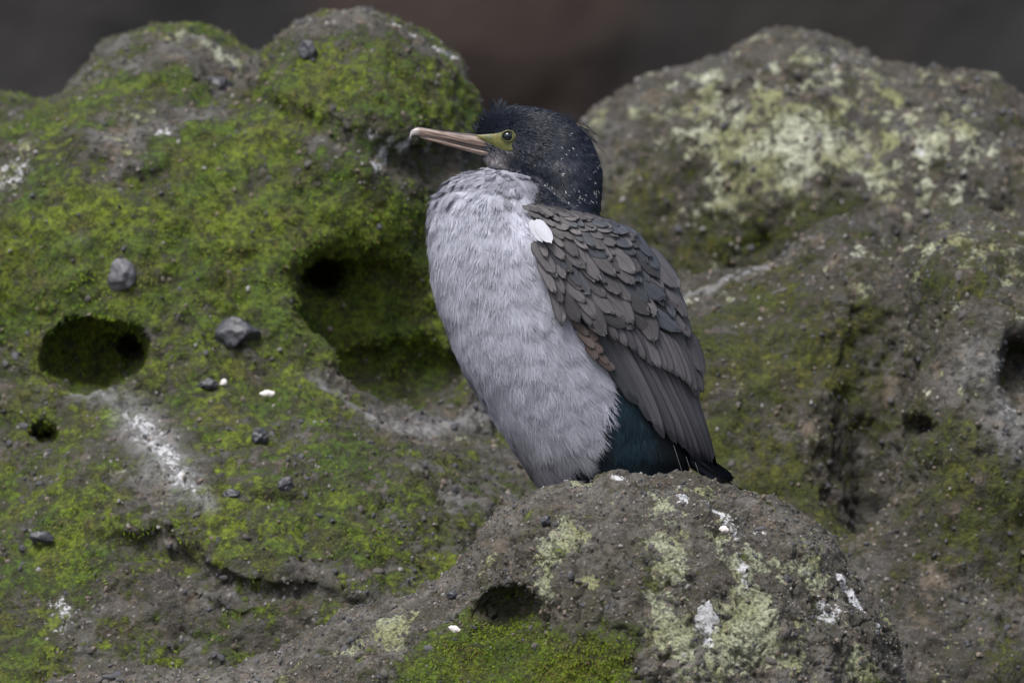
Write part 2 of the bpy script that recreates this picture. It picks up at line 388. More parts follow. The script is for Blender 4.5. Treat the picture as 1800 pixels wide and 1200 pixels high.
def paint_left(R, V):
    H = lambda x, y: R.hit(x, y, R.f)
    px, py = proj(V)
    mo = .48-.02*sstep(700, 1000, py)+.42*fbm(V, 6, 3, 41)+.25*fbm(V, 19, 2, 47)
    mo += blob(V, [(H(x, y), r/1000, a) for x, y, r, a in [(620, 140, 150, .35), (500, 400, 260, .3), (100, 480, 200, .2), (400, 300, 120, .2), (650, 330, 120, .2), (690, 560, 150, .6), (300, 450, 200, .15),
        (620, 930, 160, .15), (60, 210, 100, .3),
        (330, 90, 90, -.35), (560, 50, 80, -.4), (640, 30, 60, -.35), (740, 80, 60, -.5), (810, 140, 40, -.45), (440, 95, 60, -.5), (240, 220, 90, -.45), (210, 290, 80, -.4), (330, 200, 70, -.3), (560, 250, 70, -.35), (700, 285, 70, -.45),
        (800, 290, 50, -.4), (700, 730, 110, -.5), (830, 725, 80, -.5), (610, 660, 50, -.4), (900, 800, 120, -.3), (240, 760, 60, -.35), (300, 830, 60, -.3), (140, 1080, 90, -.3), (350, 1060, 130, -.15), (760, 860, 90, -.15), (480, 800, 60, -.2), (450, 1110, 150, -.25), (20, 1170, 110, .25), (60, 1010, 120, .15), (200, 880, 120, .1)]])
    li = .12+blob(V, [(H(x, y), r/1000, a) for x, y, r, a in [(430, 100, 45, .7), (30, 300, 70, .35), (330, 60, 60, .3), (240, 190, 80, .25), (800, 110, 30, .5)]])
    wh = .03+blob(V, [(H(x, y), r/1000, a) for x, y, r, a in [(650, 245, 20, .5), (680, 262, 22, .5), (715, 250, 22, .5), (655, 292, 18, .5), (485, 205, 18, .5), (290, 230, 20, .5), (150, 418, 18, .5), (460, 95, 30, .4), (110, 430, 30, .3), (560, 30, 60, .2),
        (105, 1075, 40, .45), (60, 250, 60, .25), (30, 315, 50, .35), (170, 200, 60, .22), (760, 262, 20, .45)]])
    wh = np.maximum(wh, streak(V, [(H(x, y), r/1000) for x, y, r in [(670, 35, 12), (730, 62, 16), (790, 105, 16), (825, 150, 10)]], .5))
    fil = np.maximum(streak(V, [(H(x, y), r/1000) for x, y, r in [(130, 680, 12), (190, 690, 22), (230, 720, 40), (275, 780, 42), (320, 850, 36), (370, 890, 14)]], .5),
        streak(V, [(H(x, y), r/1000) for x, y, r in [(545, 660, 10), (600, 705, 14), (680, 745, 18), (760, 740, 24), (860, 725, 20)]], .40)); mo = np.maximum(mo, .0)-fil*.3
    wh = np.maximum(wh, streak(V, [(H(x, y), r/1000) for x, y, r in [(180, 690, 16), (230, 720, 34), (280, 780, 36), (320, 850, 30), (350, 880, 16)]], .36))
    da = blob(V, [(H(572, 482), .07, .6), (H(226, 612), .05, .8), (H(70, 764), .03, .7), (H(700, 690), .08, .2)])  # painted shade in the hollows and at the alcove bottom
    return dict(moss=mo, lichen=li*1.2, white=wh*1.6, recess_shade=np.clip(da, 0, .8), film=fil)
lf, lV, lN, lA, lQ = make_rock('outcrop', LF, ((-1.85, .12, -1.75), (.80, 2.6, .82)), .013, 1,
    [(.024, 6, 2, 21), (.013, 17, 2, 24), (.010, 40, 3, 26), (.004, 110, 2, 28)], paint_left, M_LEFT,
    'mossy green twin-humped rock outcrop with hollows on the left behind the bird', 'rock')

# right: pale lichened boulder at the back, mossy slab before it
RB = Rock()
RB.add(1235, 520, 2.32, 330, 385, .5, .12)
RB.add(1410, 440, 2.22, 260, 385, .5, .08)
RB.add(1640, 560, 2.12, 290, 442, .5, .08)
RB.add(1830, 640, 2.12, 250, 430, .5, .1)
RB.add(1400, 1400, 2.32, 560, 850, .7, .2)
RB.groove([(1350, 120, 8), (1430, 165, 12), (1480, 210, 10), (1560, 250, 8)], .03)
RB.groove([(1180, 200, 8), (1300, 150, 10)], .03)
def paint_rb(R, V):
    H = lambda x, y: R.hit(x, y, R.f)
    li = .24+blob(V, [(H(x, y), r/1000, a) for x, y, r, a in [(1230, 190, 70, .28), (1300, 250, 120, .30), (1400, 200, 120, .26), (1330, 320, 110, .26), (1480, 280, 100, .22), (1240, 140, 50, .3), (1600, 290, 110, .25), (1640, 200, 100, .22), (1560, 150, 80, .2), (1200, 230, 50, .2), (1420, 100, 70, .2), (1720, 300, 90, .15)]])
    mo = .22+blob(V, [(H(x, y), r/1000, a) for x, y, r, a in [(1100, 400, 110, .28), (1150, 300, 90, .15), (1080, 250, 60, .15), (1450, 390, 70, .35), (1210, 440, 60, .2), (1330, 430, 90, .3), (1250, 400, 60, .2)]])
    wh = .08+blob(V, [(H(x, y), r/1000, a) for x, y, r, a in [(1145, 320, 12, .5), (1190, 500, 40, .3), (1612, 268, 12, .6), (1700, 200, 40, .3), (1250, 340, 60, .15), (1060, 340, 30, .3), (1600, 130, 30, .3)]])
    return dict(moss=mo, lichen=li, white=wh, recess_shade=np.zeros(len(V)))
rb, rV, rN, rA, rQ = make_rock('boulder', RB, ((-.15, 1.45, -1.75), (1.8, 3.2, .8)), .014, 1,
    [(.026, 6, 2, 61), (.015, 16, 2, 64), (.011, 38, 3, 66), (.004, 110, 2, 68)], paint_rb, M_RIGHT,
    'tall brown boulder crusted with pale green lichen behind the bird on the right', 'rock')
RS = Rock()
RS.add(1300, 1060, 1.35, 400, 590, .55, .1)
RS.add(1480, 900, 1.35, 200, 520, .5, .08)
RS.add(1700, 960, 1.2, 235, 590, .6, .05)
RS.add(1860, 900, 1.15, 200, 480, .5, .1)
RS.add(1450, 1500, .95, 700, 600, .7, .15)
RS.groove([(1560, 420, 6), (1538, 560, 12), (1518, 690, 18), (1502, 790, 22), (1495, 880, 24), (1492, 1010, 16)], .035)
RS.hole(1530, 700, 70, 330, .10, .09)
RS.hole(1620, 752, 34, 24, .08, .02)
RS.hole(1800, 640, 45, 60, .16, .03)
RS.groove([(1190, 545, 14), (1250, 520, 12), (1330, 500, 8)], .03)
def paint_rs(R, V):
    H = lambda x, y: R.hit(x, y, R.f)
    mo = .33+.22*fbm(V, 6, 3, 43)+.2*fbm(V, 19, 2, 47)+blob(V, [(H(x, y), r/1000, a) for x, y, r, a in [(1560, 420, 80, .55), (1330, 560, 130, .22), (1330, 900, 150, .25), (1250, 780, 100, .15), (1450, 640, 90, .2), (1700, 780, 110, .1), (1780, 900, 70, .3), (1640, 560, 80, .15),
        (1230, 510, 50, -.3), (1330, 470, 50, -.25), (1700, 650, 90, -.2), (1480, 900, 60, -.2)]])
    li = .16+blob(V, [(H(x, y), r/1000, a) for x, y, r, a in [(1660, 420, 100, .25), (1760, 480, 80, .28), (1520, 500, 20, .6), (1510, 440, 25, .4), (1600, 360, 60, .25)]])
    wh = .05+blob(V, [(H(x, y), r/1000, a) for x, y, r, a in [(1780, 720, 30, .35), (1220, 520, 40, .25), (1290, 490, 30, .25), (1700, 600, 60, .15)]])
    da = blob(V, [(H(1500, 880), .04, .5), (H(1495, 800), .04, .3), (H(1620, 752), .03, .5)])  # painted shade down the crevice and in the side pocket
    fil = streak(V, [(H(x, y), r/1000) for x, y, r in [(1185, 520, 14), (1260, 492, 14), (1340, 468, 12), (1430, 420, 8)]], .5)
    fil += blob(V, [(H(1780, 740), .05, .35), (H(1740, 640), .06, .2)])
    return dict(moss=mo-fil*.4, lichen=li*1.2, white=wh*1.2, recess_shade=np.clip(da, 0, .8), film=fil)
rs, sV, sN, sA, sQ = make_rock('outcrop', RS, ((-.30, .15, -1.75), (1.65, 2.3, .5)), .013, 1,
    [(.022, 6, 2, 71), (.013, 16, 2, 74), (.010, 38, 3, 76), (.004, 110, 2, 78)], paint_rs, M_RIGHT,
    'dark olive mossy rock slab with a vertical crevice at the right of the bird', 'rock')

# ------------------------------------------------------------------ pebbles
def ico(sub):
    me = bpy.data.meshes.new('t'); import bmesh
    bm = bmesh.new(); bmesh.ops.create_icosphere(bm, subdivisions=sub, radius=1)
    V = np.array([v.co[:] for v in bm.verts]); F = np.array([[v.index for v in f.verts] for f in bm.faces]); bm.free(); bpy.data.meshes.remove(me); return V, F
I1, I2, I4 = ico(1), ico(2), ico(4)
def stone_verts(base, seed, ang=.25, flat=(1, .8, .6)):
    V, F = base; r = np.random.default_rng(seed)
    d = V.copy()
    for _ in range(9):                                  # chop facets like a broken pebble
        n = r.normal(size=3); n /= np.linalg.norm(n); c = .62+.3*r.random(); t = d@n-c
        d = d-np.where(t > 0, t, 0)[:, None]*n*(1 if r.random() < ang*3 else .6)
    d = d*(1+.06*fbm(V*1.0, 2.3, 2, int(seed) % 30))[:, None]*np.array(flat)
    return d, F
def pebble_mat(name, a, b, rough=.6):
    m = NM(name); v = m.coord(); n = m.noise(v, 60, 5, .6); oi = m.N('ShaderNodeObjectInfo').outputs['Random']
    c = m.mix(oi, a, b); c = m.mix(m.rng(n, .35, .65, .45, 0), c, (.02, .02, .022)); c = m.mix(m.rng(m.noise(v, 220, 3), .6, .72, 0, .4), c, (.3, .3, .31))
    return m.set(Base_Color=c, Roughness=rough, Normal=m.bump(n, .5, .004))
MP_D = pebble_mat('dark_basalt', (.045, .048, .056), (.10, .10, .108))
MP_M = pebble_mat('brown_basalt', (.055, .048, .044), (.12, .108, .10), .7)
PEB = []
for i in range(10):
    v_, f_ = stone_verts(I2, 50+i, .2, (1, .75+.02*i, .62)); PEB.append(mesh_np('pebble', v_, [f_], mat=MP_D if i % 2 else MP_M))
def rot_to(n, r):
    q = Vector(n).to_track_quat('Z', 'Y').to_matrix(); return q @ Matrix.Rotation(r*6.28, 3, 'Z')
def pebbles(par, V, N, A, n, smin_, smax_, seed, region=None, stuff_n=0, stuff_s=(.0015, .004)):
    r = np.random.default_rng(seed); px, py = proj(V)
    ok = (px > -30) & (px < 1830) & (py > -10) & (py < 1230) & ((N[:, 1] < .25) | (N[:, 2] > .6)) & (A['recess_shade'] < .2)
    if region is not None: ok &= region(px, py)
    cand = np.nonzero(ok)[0]; wgt = np.clip(1.0-A['moss'][cand]*.8, .15, 1); wgt = wgt/wgt.sum()
    ch = r.choice(cand, n+stuff_n, replace=False, p=wgt)
    for k in ch[:n]:
        s = smin_+(smax_-smin_)*r.random()**2.5
        o = obj('pebble', PEB[r.integers(10)], par); R3 = rot_to(N[k], r.random()).to_4x4()
        o.matrix_local = Matrix.Translation(Vector(V[k]+N[k]*s*.1)) @ R3 @ Matrix.Diagonal((s*(1+.3*r.random()), s, s*.9, 1))
    if stuff_n:
        kk = ch[n:]; b, F = I1; s = r.uniform(stuff_s[0], stuff_s[1], len(kk)); s = s*np.where(r.random(len(kk)) < .15, 1.6, 1)
        sc = s[:, None]*r.uniform(.7, 1.3, (len(kk), 3))
        VV = (V[kk]+N[kk]*s[:, None]*.2)[:, None]+b[None]*sc[:, None]*(1+.25*r.uniform(-1, 1, (len(kk), len(b), 1)))
        FF = (F[None]+(np.arange(len(kk))*len(b))[:, None, None]).reshape(-1, 3)
        c = r.random(len(kk)); pal = np.where((c < .5)[:, None], [.05, .052, .06], np.where((c < .85)[:, None], [.13, .105, .085], [.20, .19, .185]))
        col = np.repeat(pal*r.uniform(.7, 1.2, (len(kk), 1)), len(b), 0)
        obj('grit', mesh_np('grit', VV.reshape(-1, 3), [FF], smooth=False, attrs={'col': col}, mat=M_GRIT), par, kind='stuff')
gg = NM('grit'); M_GRIT = gg.set(Base_Color=gg.attr('col', 0), Roughness=.8)
pebbles(fg, fV, fN, fA, 240, .0025, .0095, 1, stuff_n=5500, stuff_s=(.001, .0028))
pebbles(fg, fV, fN, fA, 50, .004, .013, 9, region=lambda x, y: (x < 760) & (x > 20) & (np.abs(y-np.interp(x, [50, 300, 550, 700, 860], [1190, 1175, 1125, 1030, 910])) < 26))
pebbles(lf, lV, lN, lA, 230, .004, .012, 2, stuff_n=3000, stuff_s=(.002, .004))
pebbles(rb, rV, rN, rA, 90, .004, .011, 3, region=lambda x, y: (y < 560) & (x > 1000), stuff_n=1500, stuff_s=(.002, .005))
pebbles(rs, sV, sN, sA, 130, .004, .011, 4, stuff_n=2000, stuff_s=(.002, .0045))

# notable single stones and shells lying on or wedged in the rock
def stone(px, py, R, rx, rz, tilt, seed, mat, label, name='stone', flat=.8, cat='stone', grp=None, base=None):
    p = R.hit(px, py, R.f)
    if p is None: print('nohit', label); return
    sc = (CAMD+p[1])/CAMD/1000; v_, f_ = stone_verts(base or I4, seed, .33, (1, 1, 1))
    v_ = v_*np.array([rx*sc, flat*min(rx, rz)*sc, rz*sc]); ca, sa = math.cos(tilt), math.sin(tilt)
    v_ = np.stack([v_[:, 0]*ca-v_[:, 2]*sa, v_[:, 1], v_[:, 0]*sa+v_[:, 2]*ca], 1)
    v_ = v_+(fbm(v_, 130, 4, seed)*.0052)[:, None]*v_/np.linalg.norm(v_, axis=1)[:, None]
    me = mesh_np(name, v_, [f_], mat=mat)
    return obj(name, me, label=label, cat=cat, group=grp, loc=tuple(p+np.array([0, -.006, 0])))
MS_D = pebble_mat('slate_stone', (.026, .028, .036), (.045, .048, .058), .5)
MS_G = pebble_mat('grey_stone', (.11, .11, .125), (.15, .15, .16), .6)
stone(212, 486, LF, 27, 32, -.35, 5, MS_G, 'upright grey faceted stone standing on the mossy outcrop at the left')
stone(418, 586, LF, 40, 32, .05, 8, MS_D, 'largest blue-black stone, wedged in the moss right of the left hollow', flat=.9)
stone(543, 90, LF, 17, 21, .2, 11, MS_D, 'dark rounded stone near the top of the right mossy hump')
stone(76, 944, LF, 25, 12, -.1, 14, MS_D, 'flat slate-grey stone low at the far left above the crack')
stone(458, 768, LF, 16, 17, .5, 17, MS_D, 'small dark stone beside a pinkish bare patch below the big hollow')
stone(366, 676, LF, 20, 10, 0, 20, MS_D, 'low dark stone under the largest blue-black stone')
stone(502, 854, LF, 20, 15, .5, 23, MS_D, 'tilted dark stone in the moss of the lower slope')
stone(408, 870, LF, 14, 12, .1, 26, MS_D, 'small black stone beside the white streak on the mossy slope')
stone(383, 150, LF, 30, 18, -.1, 29, MS_D, 'dark lumpy stone in the saddle between the mossy humps')
stone(1198, 876, FG, 12, 6, .1, 32, MS_G, 'pale grey stone on the crown of the front boulder')
stone(960, 912, FG, 9, 11, .1, 35, MS_D, 'blue-grey pebble stuck below the bird on the front boulder')
stone(798, 1045, FG, 11, 10, .1, 38, MS_D, 'black pebble upper left of the small hole in the front boulder')
stone(590, 1085, FG, 12, 12, .4, 41, MS_D, 'dark angular stone on the left shoulder of the front boulder')
stone(606, 1078, FG, 13, 9, .1, 44, MS_D, 'blue-black lump on the ridge line at the left of the front boulder')
sh = NM('shell'); v = sh.coord(); MSH = sh.set(Base_Color=sh.mix(sh.noise(v, 200, 3), (.62, .55, .54), (.85, .82, .82)), Roughness=.4, Normal=sh.bump(sh.N('ShaderNodeTexWave', i_Vector=v, i_Scale=160.0).outputs[0], .3, .001))
def shell(px, py, R, rx, rz, tilt, label):
    o = stone(px, py, R, rx, rz, tilt, 3, MSH, label, 'shell', .5, 'shell', None, ico(3)); return o
shell(800, 1105, FG, 12.5, 6.5, -.35, 'pinkish white shell left of the small hole in the front boulder')
shell(1272, 929, FG, 10, 6, -.1, 'oval white shell high on the front boulder below the tail')
shell(470, 691, LF, 14, 6, 0, 'flat white shell on the mossy slope left of the big hollow')
shell(393, 672, LF, 8, 6, .4, 'small bright white shell chip below the largest blue-black stone')

# ------------------------------------------------------------------ strands (moss and plumage)
def strands(P, T, N, L, wd, lift, col, R=.11, tipcol=None, gloss=None, shape=1.6):
    """thin ribbons: three steps and a point; T,N unit"""
    n = len(P); Sd = np.cross(N, T); Sd /= np.linalg.norm(Sd, axis=1, keepdims=True)+1e-9
    L = np.broadcast_to(L, n)[:, None]; wd = np.broadcast_to(wd, n)[:, None]; lift = np.broadcast_to(lift, n)[:, None]
    V = np.empty((n, 7, 3)); C = np.empty((n, 7, 3)); tc = col if tipcol is None else tipcol
    for i, t in enumerate((0, .36, .72)):
        c = P+T*L*t+N*(lift*t-(L*t)**2/(2*R)); ww = wd*.5*(1-.55*t**shape)
        V[:, 2*i] = c-Sd*ww; V[:, 2*i+1] = c+Sd*ww; C[:, 2*i] = C[:, 2*i+1] = col+(tc-col)*t
    V[:, 6] = P+T*L+N*(lift-L**2/(2*R)); C[:, 6] = tc
    b = (np.arange(n)*7)[:, None]
    return V.reshape(-1, 3), np.concatenate([b+[0, 1, 3, 2], b+[2, 3, 5, 4]]), b+[4, 5, 6], C.reshape(-1, 3)
def unit(v): return v/(np.linalg.norm(v, axis=1, keepdims=True)+1e-9)
mm_ = NM('moss_fronds'); M_MOSS = mm_.set(Base_Color=mm_.attr('col', 0), Roughness=.75, Specular_IOR_Level=.25)
def moss(par, V, N, A, Q, n, seed, Lr, wd, c1, c2, name='moss'):
    r = np.random.default_rng(seed); qc = V[Q].mean(1); px, py = proj(qc); qn = N[Q[:, 0]]; ma = A['moss'][Q[:, 0]]+.55*fbm(qc, 26, 4, 90+seed)
    da = A['recess_shade'][Q[:, 0]]; wh = A['white'][Q[:, 0]]
    pr = sstep(.42, 1.05, ma)*(px > -60)*(px < 1860)*(py > -40)*(py < 1260)*((qn[:, 1] < .3) | (qn[:, 2] > .5))*np.clip(1-wh*3, 0.03, 1)
    pr = pr/pr.sum(); q = r.choice(len(Q), n, p=pr); uv = r.random((n, 2)); v4 = V[Q[q]]
    P = (v4[:, 0]*(1-uv[:, :1])+v4[:, 1]*uv[:, :1])*(1-uv[:, 1:])+(v4[:, 3]*(1-uv[:, :1])+v4[:, 2]*uv[:, :1])*uv[:, 1:]
    Nn = unit(qn[q]); lay = np.stack([fbm(P, 9, 2, 3)*1.1, fbm(P, 9, 2, 5)*.5, -1+fbm(P, 9, 2, 7)], 1)
    T = unit(Nn*.55+lay*.55+r.normal(0, .35, (n, 3))); Ns = unit(Nn+r.normal(0, .4, (n, 3))); Ns = unit(Ns-T*(Ns*T).sum(1)[:, None])
    k = np.clip(.45+1.2*fbm(P, 9, 3, 8)+r.normal(0, .25, n), 0, 1)[:, None]; c = np.array(c1)*(1-k)+np.array(c2)*k
    c = c*r.uniform(.55, 1.25, (n, 1)); yel = r.random(n) < .10+.35*sstep(.05, .5, fbm(P, 13, 2, 44)); c[yel] = [.15, .125, .03]
    P = P-Nn*.0015
    VV, q4, t3, CC = strands(P, T, Ns, r.uniform(Lr[0], Lr[1], n), wd, 0, c, R=.5)
    obj(name, mesh_np(name, VV, [q4, t3], attrs={'col': CC}, mat=M_MOSS), par, kind='stuff')
moss(lf, lV, lN, lA, lQ, 60000, 1, (.004, .011), .0018, (.165, .24, .014), (.06, .11, .010))
moss(rs, sV, sN, sA, sQ, 13000, 2, (.003, .009), .0017, (.09, .105, .012), (.045, .065, .009))
moss(rb, rV, rN, rA, rQ, 5000, 3, (.003, .009), .0017, (.09, .12, .012), (.045, .07, .010))
moss(fg, fV, fN, fA, fQ, 26000, 4, (.003, .009), .0012, (.18, .26, .014), (.06, .105, .010))

# ------------------------------------------------------------------ the bird
YB = 0.055                                        # middle plane of the bird
BT = np.array([  # py, xL, xR, half depth (mm)
 (297, 858, 888, 12), (301, 835, 915, 34), (308, 808, 938, 52), (318, 788, 955, 66), (332, 773, 972, 80), (352, 761, 1006, 94), (380, 753, 1056, 104), (410, 752, 1108, 112),
 (440, 754, 1135, 118), (480, 758, 1160, 122), (520, 766, 1182, 124), (560, 778, 1200, 125), (600, 792, 1212, 123), (650, 814, 1221, 118), (700, 844, 1226, 110),
 (750, 877, 1228, 100), (800, 908, 1222, 88), (835, 932, 1208, 72), (860, 952, 1190, 54), (880, 972, 1165, 30), (892, 1010, 1130, 10)], float)
HT = np.array([
 (186, 885, 925, 6), (190, 868, 950, 16), (198, 851, 978, 25), (210, 841, 1002, 31), (225, 836, 1020, 35), (240, 837, 1034, 38), (255, 842, 1043, 40), (270, 845, 1049, 42),
 (284, 852, 1053, 44), (294, 864, 1055, 46), (304, 884, 1056, 48), (325, 905, 1057, 51), (360, 925, 1055, 54), (392, 940, 1047, 52), (425, 960, 1035, 40), (445, 985, 1015, 12)], float)
def tab(T, z):
    py = 600-z*1000; i = np.interp(py, T[:, 0], T[:, 1]); j = np.interp(py, T[:, 0], T[:, 2]); b = np.interp(py, T[:, 0], T[:, 3])
    return (i-900)/1000, (j-900)/1000, b/1000, py
def loftf(P, T, egg=None):
    xl, xr, b, py = tab(T, P[:, 2]); xc = (xl+xr)/2; a = (xr-xl)/2; u = (P[:, 0]-xc)/a
    if egg: b = b*(egg+(1-egg)*sstep(-1, .35, u)*sstep(.0, 1, 1)+0*u)
    f = (np.sqrt(u*u+((P[:, 1]-YB)/b)**2)-1)*np.minimum(a, b)
    top = (600-T[0, 0])/1000-P[:, 2]; bot = P[:, 2]-(600-T[-1, 0])/1000
    return np.maximum(f, -np.minimum(top, bot))
CREASE = [(np.array([(x-900)/1000, y, (600-z)/1000]), rr) for x, y, z, rr in [(774, YB, 336, .005), (800, YB-.048, 333, .004), (835, YB-.078, 330, .004), (868, YB-.086, 336, .004), (905, YB-.090, 350, .002)]]
def birdf(P):
    b = loftf(P, BT); h = loftf(P, HT, .36)
    roll = ell(P, np.array([-.012, YB, .270]), np.array([.075, .058, .028]))
    f = smin(b, roll, .012); f = smax(f, -poly_d(P, CREASE), .012); f = smin(f, h, .008)
    return f
V, Q = build_sdf(birdf, (-.17, -.10, -.31), (.36, .21, .43), .004, 0, 0)
# soften the loft steps
def smooth_mesh(V, Q, it):
    for _ in range(it):
        acc = np.zeros_like(V); cnt = np.zeros(len(V))
        for a in range(4):
            for b_ in (1, 3):
                q0, q1 = Q[:, a], Q[:, (a+b_) % 4]
                for c in range(3): acc[:, c] += np.bincount(q0, V[q1, c], len(V))
                cnt += np.bincount(q0, minlength=len(V))
        V = V*.4+.6*acc/cnt[:, None]
    return V
V = smooth_mesh(V, Q, 5); N = vnormals(V, Q)
V = V+N*(.0022*fbm(V, 30, 3, 5))[:, None]; bV, bQ, bN = V, Q, vnormals(V, Q)

FLOW = np.array([(850, 215, .6, -.5), (880, 195, 1, -.25), (930, 190, 1, .1), (1000, 215, .8, .5), (1040, 260, .4, .9), (1052, 330, .1, 1), (940, 230, 1, .1), (940, 270, 1, .3), (870, 285, .9, .45),
 (900, 300, .9, .4), (1000, 300, .6, .7), (990, 350, .4, .9), (1040, 380, 0, 1), (950, 345, .5, .8),
 (860, 304, -.75, .5), (900, 308, -.6, .7), (830, 314, -.7, .7), (795, 322, -.6, .8), (880, 330, -.45, .8), (915, 325, -.4, .8), (930, 345, .1, 1), (820, 340, -.35, .95), (780, 345, -.25, 1), (860, 350, -.1, 1), (760, 400, -.1, 1), (800, 400, 0, 1), (850, 400, .1, 1), (900, 370, .5, .7), (930, 400, .7, .6), (780, 500, .1, 1),
 (850, 500, .1, 1), (930, 480, .45, .8), (950, 520, .6, .75), (820, 620, .25, 1), (900, 600, .15, 1), (1000, 600, .5, .8), (1050, 650, .6, .7), (870, 720, .35, 1), (950, 700, .2, 1), (1040, 730, .6, .75),
 (930, 820, .45, 1), (980, 800, .35, .9), (1020, 790, .55, .8), (1100, 720, .08, 1), (1060, 810, .25, 1), (1100, 820, .0, 1), (1180, 800, .12, 1), (1220, 820, .2, 1), (1130, 500, .6, .8), (1200, 650, .2, 1)], float)
def flow(P, N, jit=0, r=rng):
    px, py = proj(P); d = np.zeros((len(P), 2)); wsum = 0
    for x, y, dx, dy in FLOW:
        w_ = 1/(((px-x)**2+(py-y)**2)+500)**1.5; l = math.hypot(dx, dy); d += w_[:, None]*np.array([dx/l, -dy/l]); wsum = wsum+w_
    T = np.stack([d[:, 0], 0*px, d[:, 1]], 1); T = unit(T)
    T = T+.35*np.stack([fbm(P, 22, 2, 61), fbm(P, 22, 2, 63), fbm(P, 22, 2, 65)], 1)+r.normal(0, 1, P.shape)*jit
    T = T-N*(T*N).sum(1)[:, None]; return unit(T)
GB = np.array([(300, 2000), (364, 932), (400, 955), (430, 955), (490, 968), (550, 1005), (600, 1035), (650, 1068), (690, 1074), (720, 1068), (760, 1046), (800, 1016), (830, 1008), (870, 995)], float)
def region(P):
    px, py = proj(P); nz = fbm(P, 60, 3, 15); px = px+nz*10; py = py+nz*8
    bx = np.interp(py, [294, 300, 304, 312, 330, 352, 366], [858, 880, 905, 928, 942, 950, 955])
    head = (py < 296) | ((px > bx) & (py < 395) & (py < 392)); head = head & ~((px > 1048) & (py > 392))
    gx = np.interp(py, GB[1:, 0], GB[1:, 1]); grey = (~head) & (px < gx)
    return np.where(head, 0, np.where(grey, 1, 2)), px, py
def plum(P, r, jit=.10):
    """feather colour at a point of the bird, with crease shade painted in"""
    reg, px, py = region(P); n = len(P)
    n1 = fbm(P, 28, 3, 25); n2 = fbm(P, 75, 2, 35)
    grey = np.array([.36, .37, .44])*(1+.24*n1+.10*n2)[:, None]
    crease_shade = np.exp(-((py-np.interp(px, [770, 800, 835, 868, 900], [338, 334, 332, 340, 352]))/3.2)**2)*(px < 905)*(px > 780); grey = grey*(1-.3*crease_shade)[:, None]; rl = sstep(332, 318, py)[:, None]; grey = grey*(1-.22*rl*(1+1.2*n2[:, None]))  # crease under the roll darkened, its shade painted into the plumage
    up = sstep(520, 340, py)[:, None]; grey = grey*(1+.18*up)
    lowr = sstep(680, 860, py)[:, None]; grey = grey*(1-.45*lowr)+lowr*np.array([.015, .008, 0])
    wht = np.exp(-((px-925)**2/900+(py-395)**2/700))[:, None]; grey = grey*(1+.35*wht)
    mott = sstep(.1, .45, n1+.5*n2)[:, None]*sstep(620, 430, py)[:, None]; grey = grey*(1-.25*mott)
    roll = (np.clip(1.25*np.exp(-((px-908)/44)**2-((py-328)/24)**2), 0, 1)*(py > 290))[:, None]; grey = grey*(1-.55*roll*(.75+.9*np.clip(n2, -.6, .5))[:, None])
    blk = np.array([.0055, .0085, .017])*(1+.3*n1)[:, None]
    chin = (np.exp(-((px-866)/20)**2-((py-280)/12)**2)*(px < 905))[:, None]; blk = blk+chin*np.array([.16, .145, .145])*np.clip(.6+1.6*n2, 0, 1)[:, None]
    teal = np.array([.008, .022, .034])*(1+.35*n1)[:, None]; dk = np.array([.006, .007, .010])
    t = (np.exp(-((px-1110)/55)**2)*sstep(640, 700, py))[:, None]; low = teal*t+dk*(1-t)
    C = np.where((reg == 0)[:, None], blk, np.where((reg == 1)[:, None], grey, low))
    return C*(1+jit*r.normal(0, 1, (n, 1))).clip(.3, 2), reg, px, py

pm = NM('skin_under_plumage'); M_UNDER = pm.set(Base_Color=pm.attr('col', 0), Roughness=.9)
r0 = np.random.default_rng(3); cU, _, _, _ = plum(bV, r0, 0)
bird = obj('cormorant', None, label='black-headed grey-breasted cormorant resting on the front boulder, bill pointing left', cat='bird', loc=(.1, YB, -.25))
bird.empty_display_size = .1
def bp(name, me, par=None, **kw):
    o = obj(name, me, par or bird, **kw)
    if par is None or par == bird: o.matrix_parent_inverse = Matrix.Translation(-Vector(bird.location))
    return o
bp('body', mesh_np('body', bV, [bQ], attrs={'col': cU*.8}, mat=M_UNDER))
pl = NM('soft_plumage'); M_PL = pl.set(Base_Color=pl.attr('col', 0), Roughness=.7, Specular_IOR_Level=.25)
pk = NM('glossy_black_plumage'); M_PK = pk.set(Base_Color=pk.attr('col', 0), Roughness=.45, Specular_IOR_Level=.3)
# sample points by area
qa = np.linalg.norm(np.cross(bV[bQ[:, 2]]-bV[bQ[:, 0]], bV[bQ[:, 3]]-bV[bQ[:, 1]]), axis=1)
qc = bV[bQ].mean(1); qn = unit(bN[bQ].mean(1)); qreg, qpx, qpy = region(qc)
underwing = (qreg == 2) & (qpy < 640)
def sample(mask, n, r):
    p = qa*mask*np.where(qn[:, 1] > .35, .35, 1.0); q = r.choice(len(bQ), n, p=p/p.sum()); uv = r.random((n, 2)); v4 = bV[bQ[q]]; n4 = bN[bQ[q]]
    f = lambda a: (a[:, 0]*(1-uv[:, :1])+a[:, 1]*uv[:, :1])*(1-uv[:, 1:])+(a[:, 3]*(1-uv[:, :1])+a[:, 2]*uv[:, :1])*uv[:, 1:]
    return f(v4), unit(f(n4))
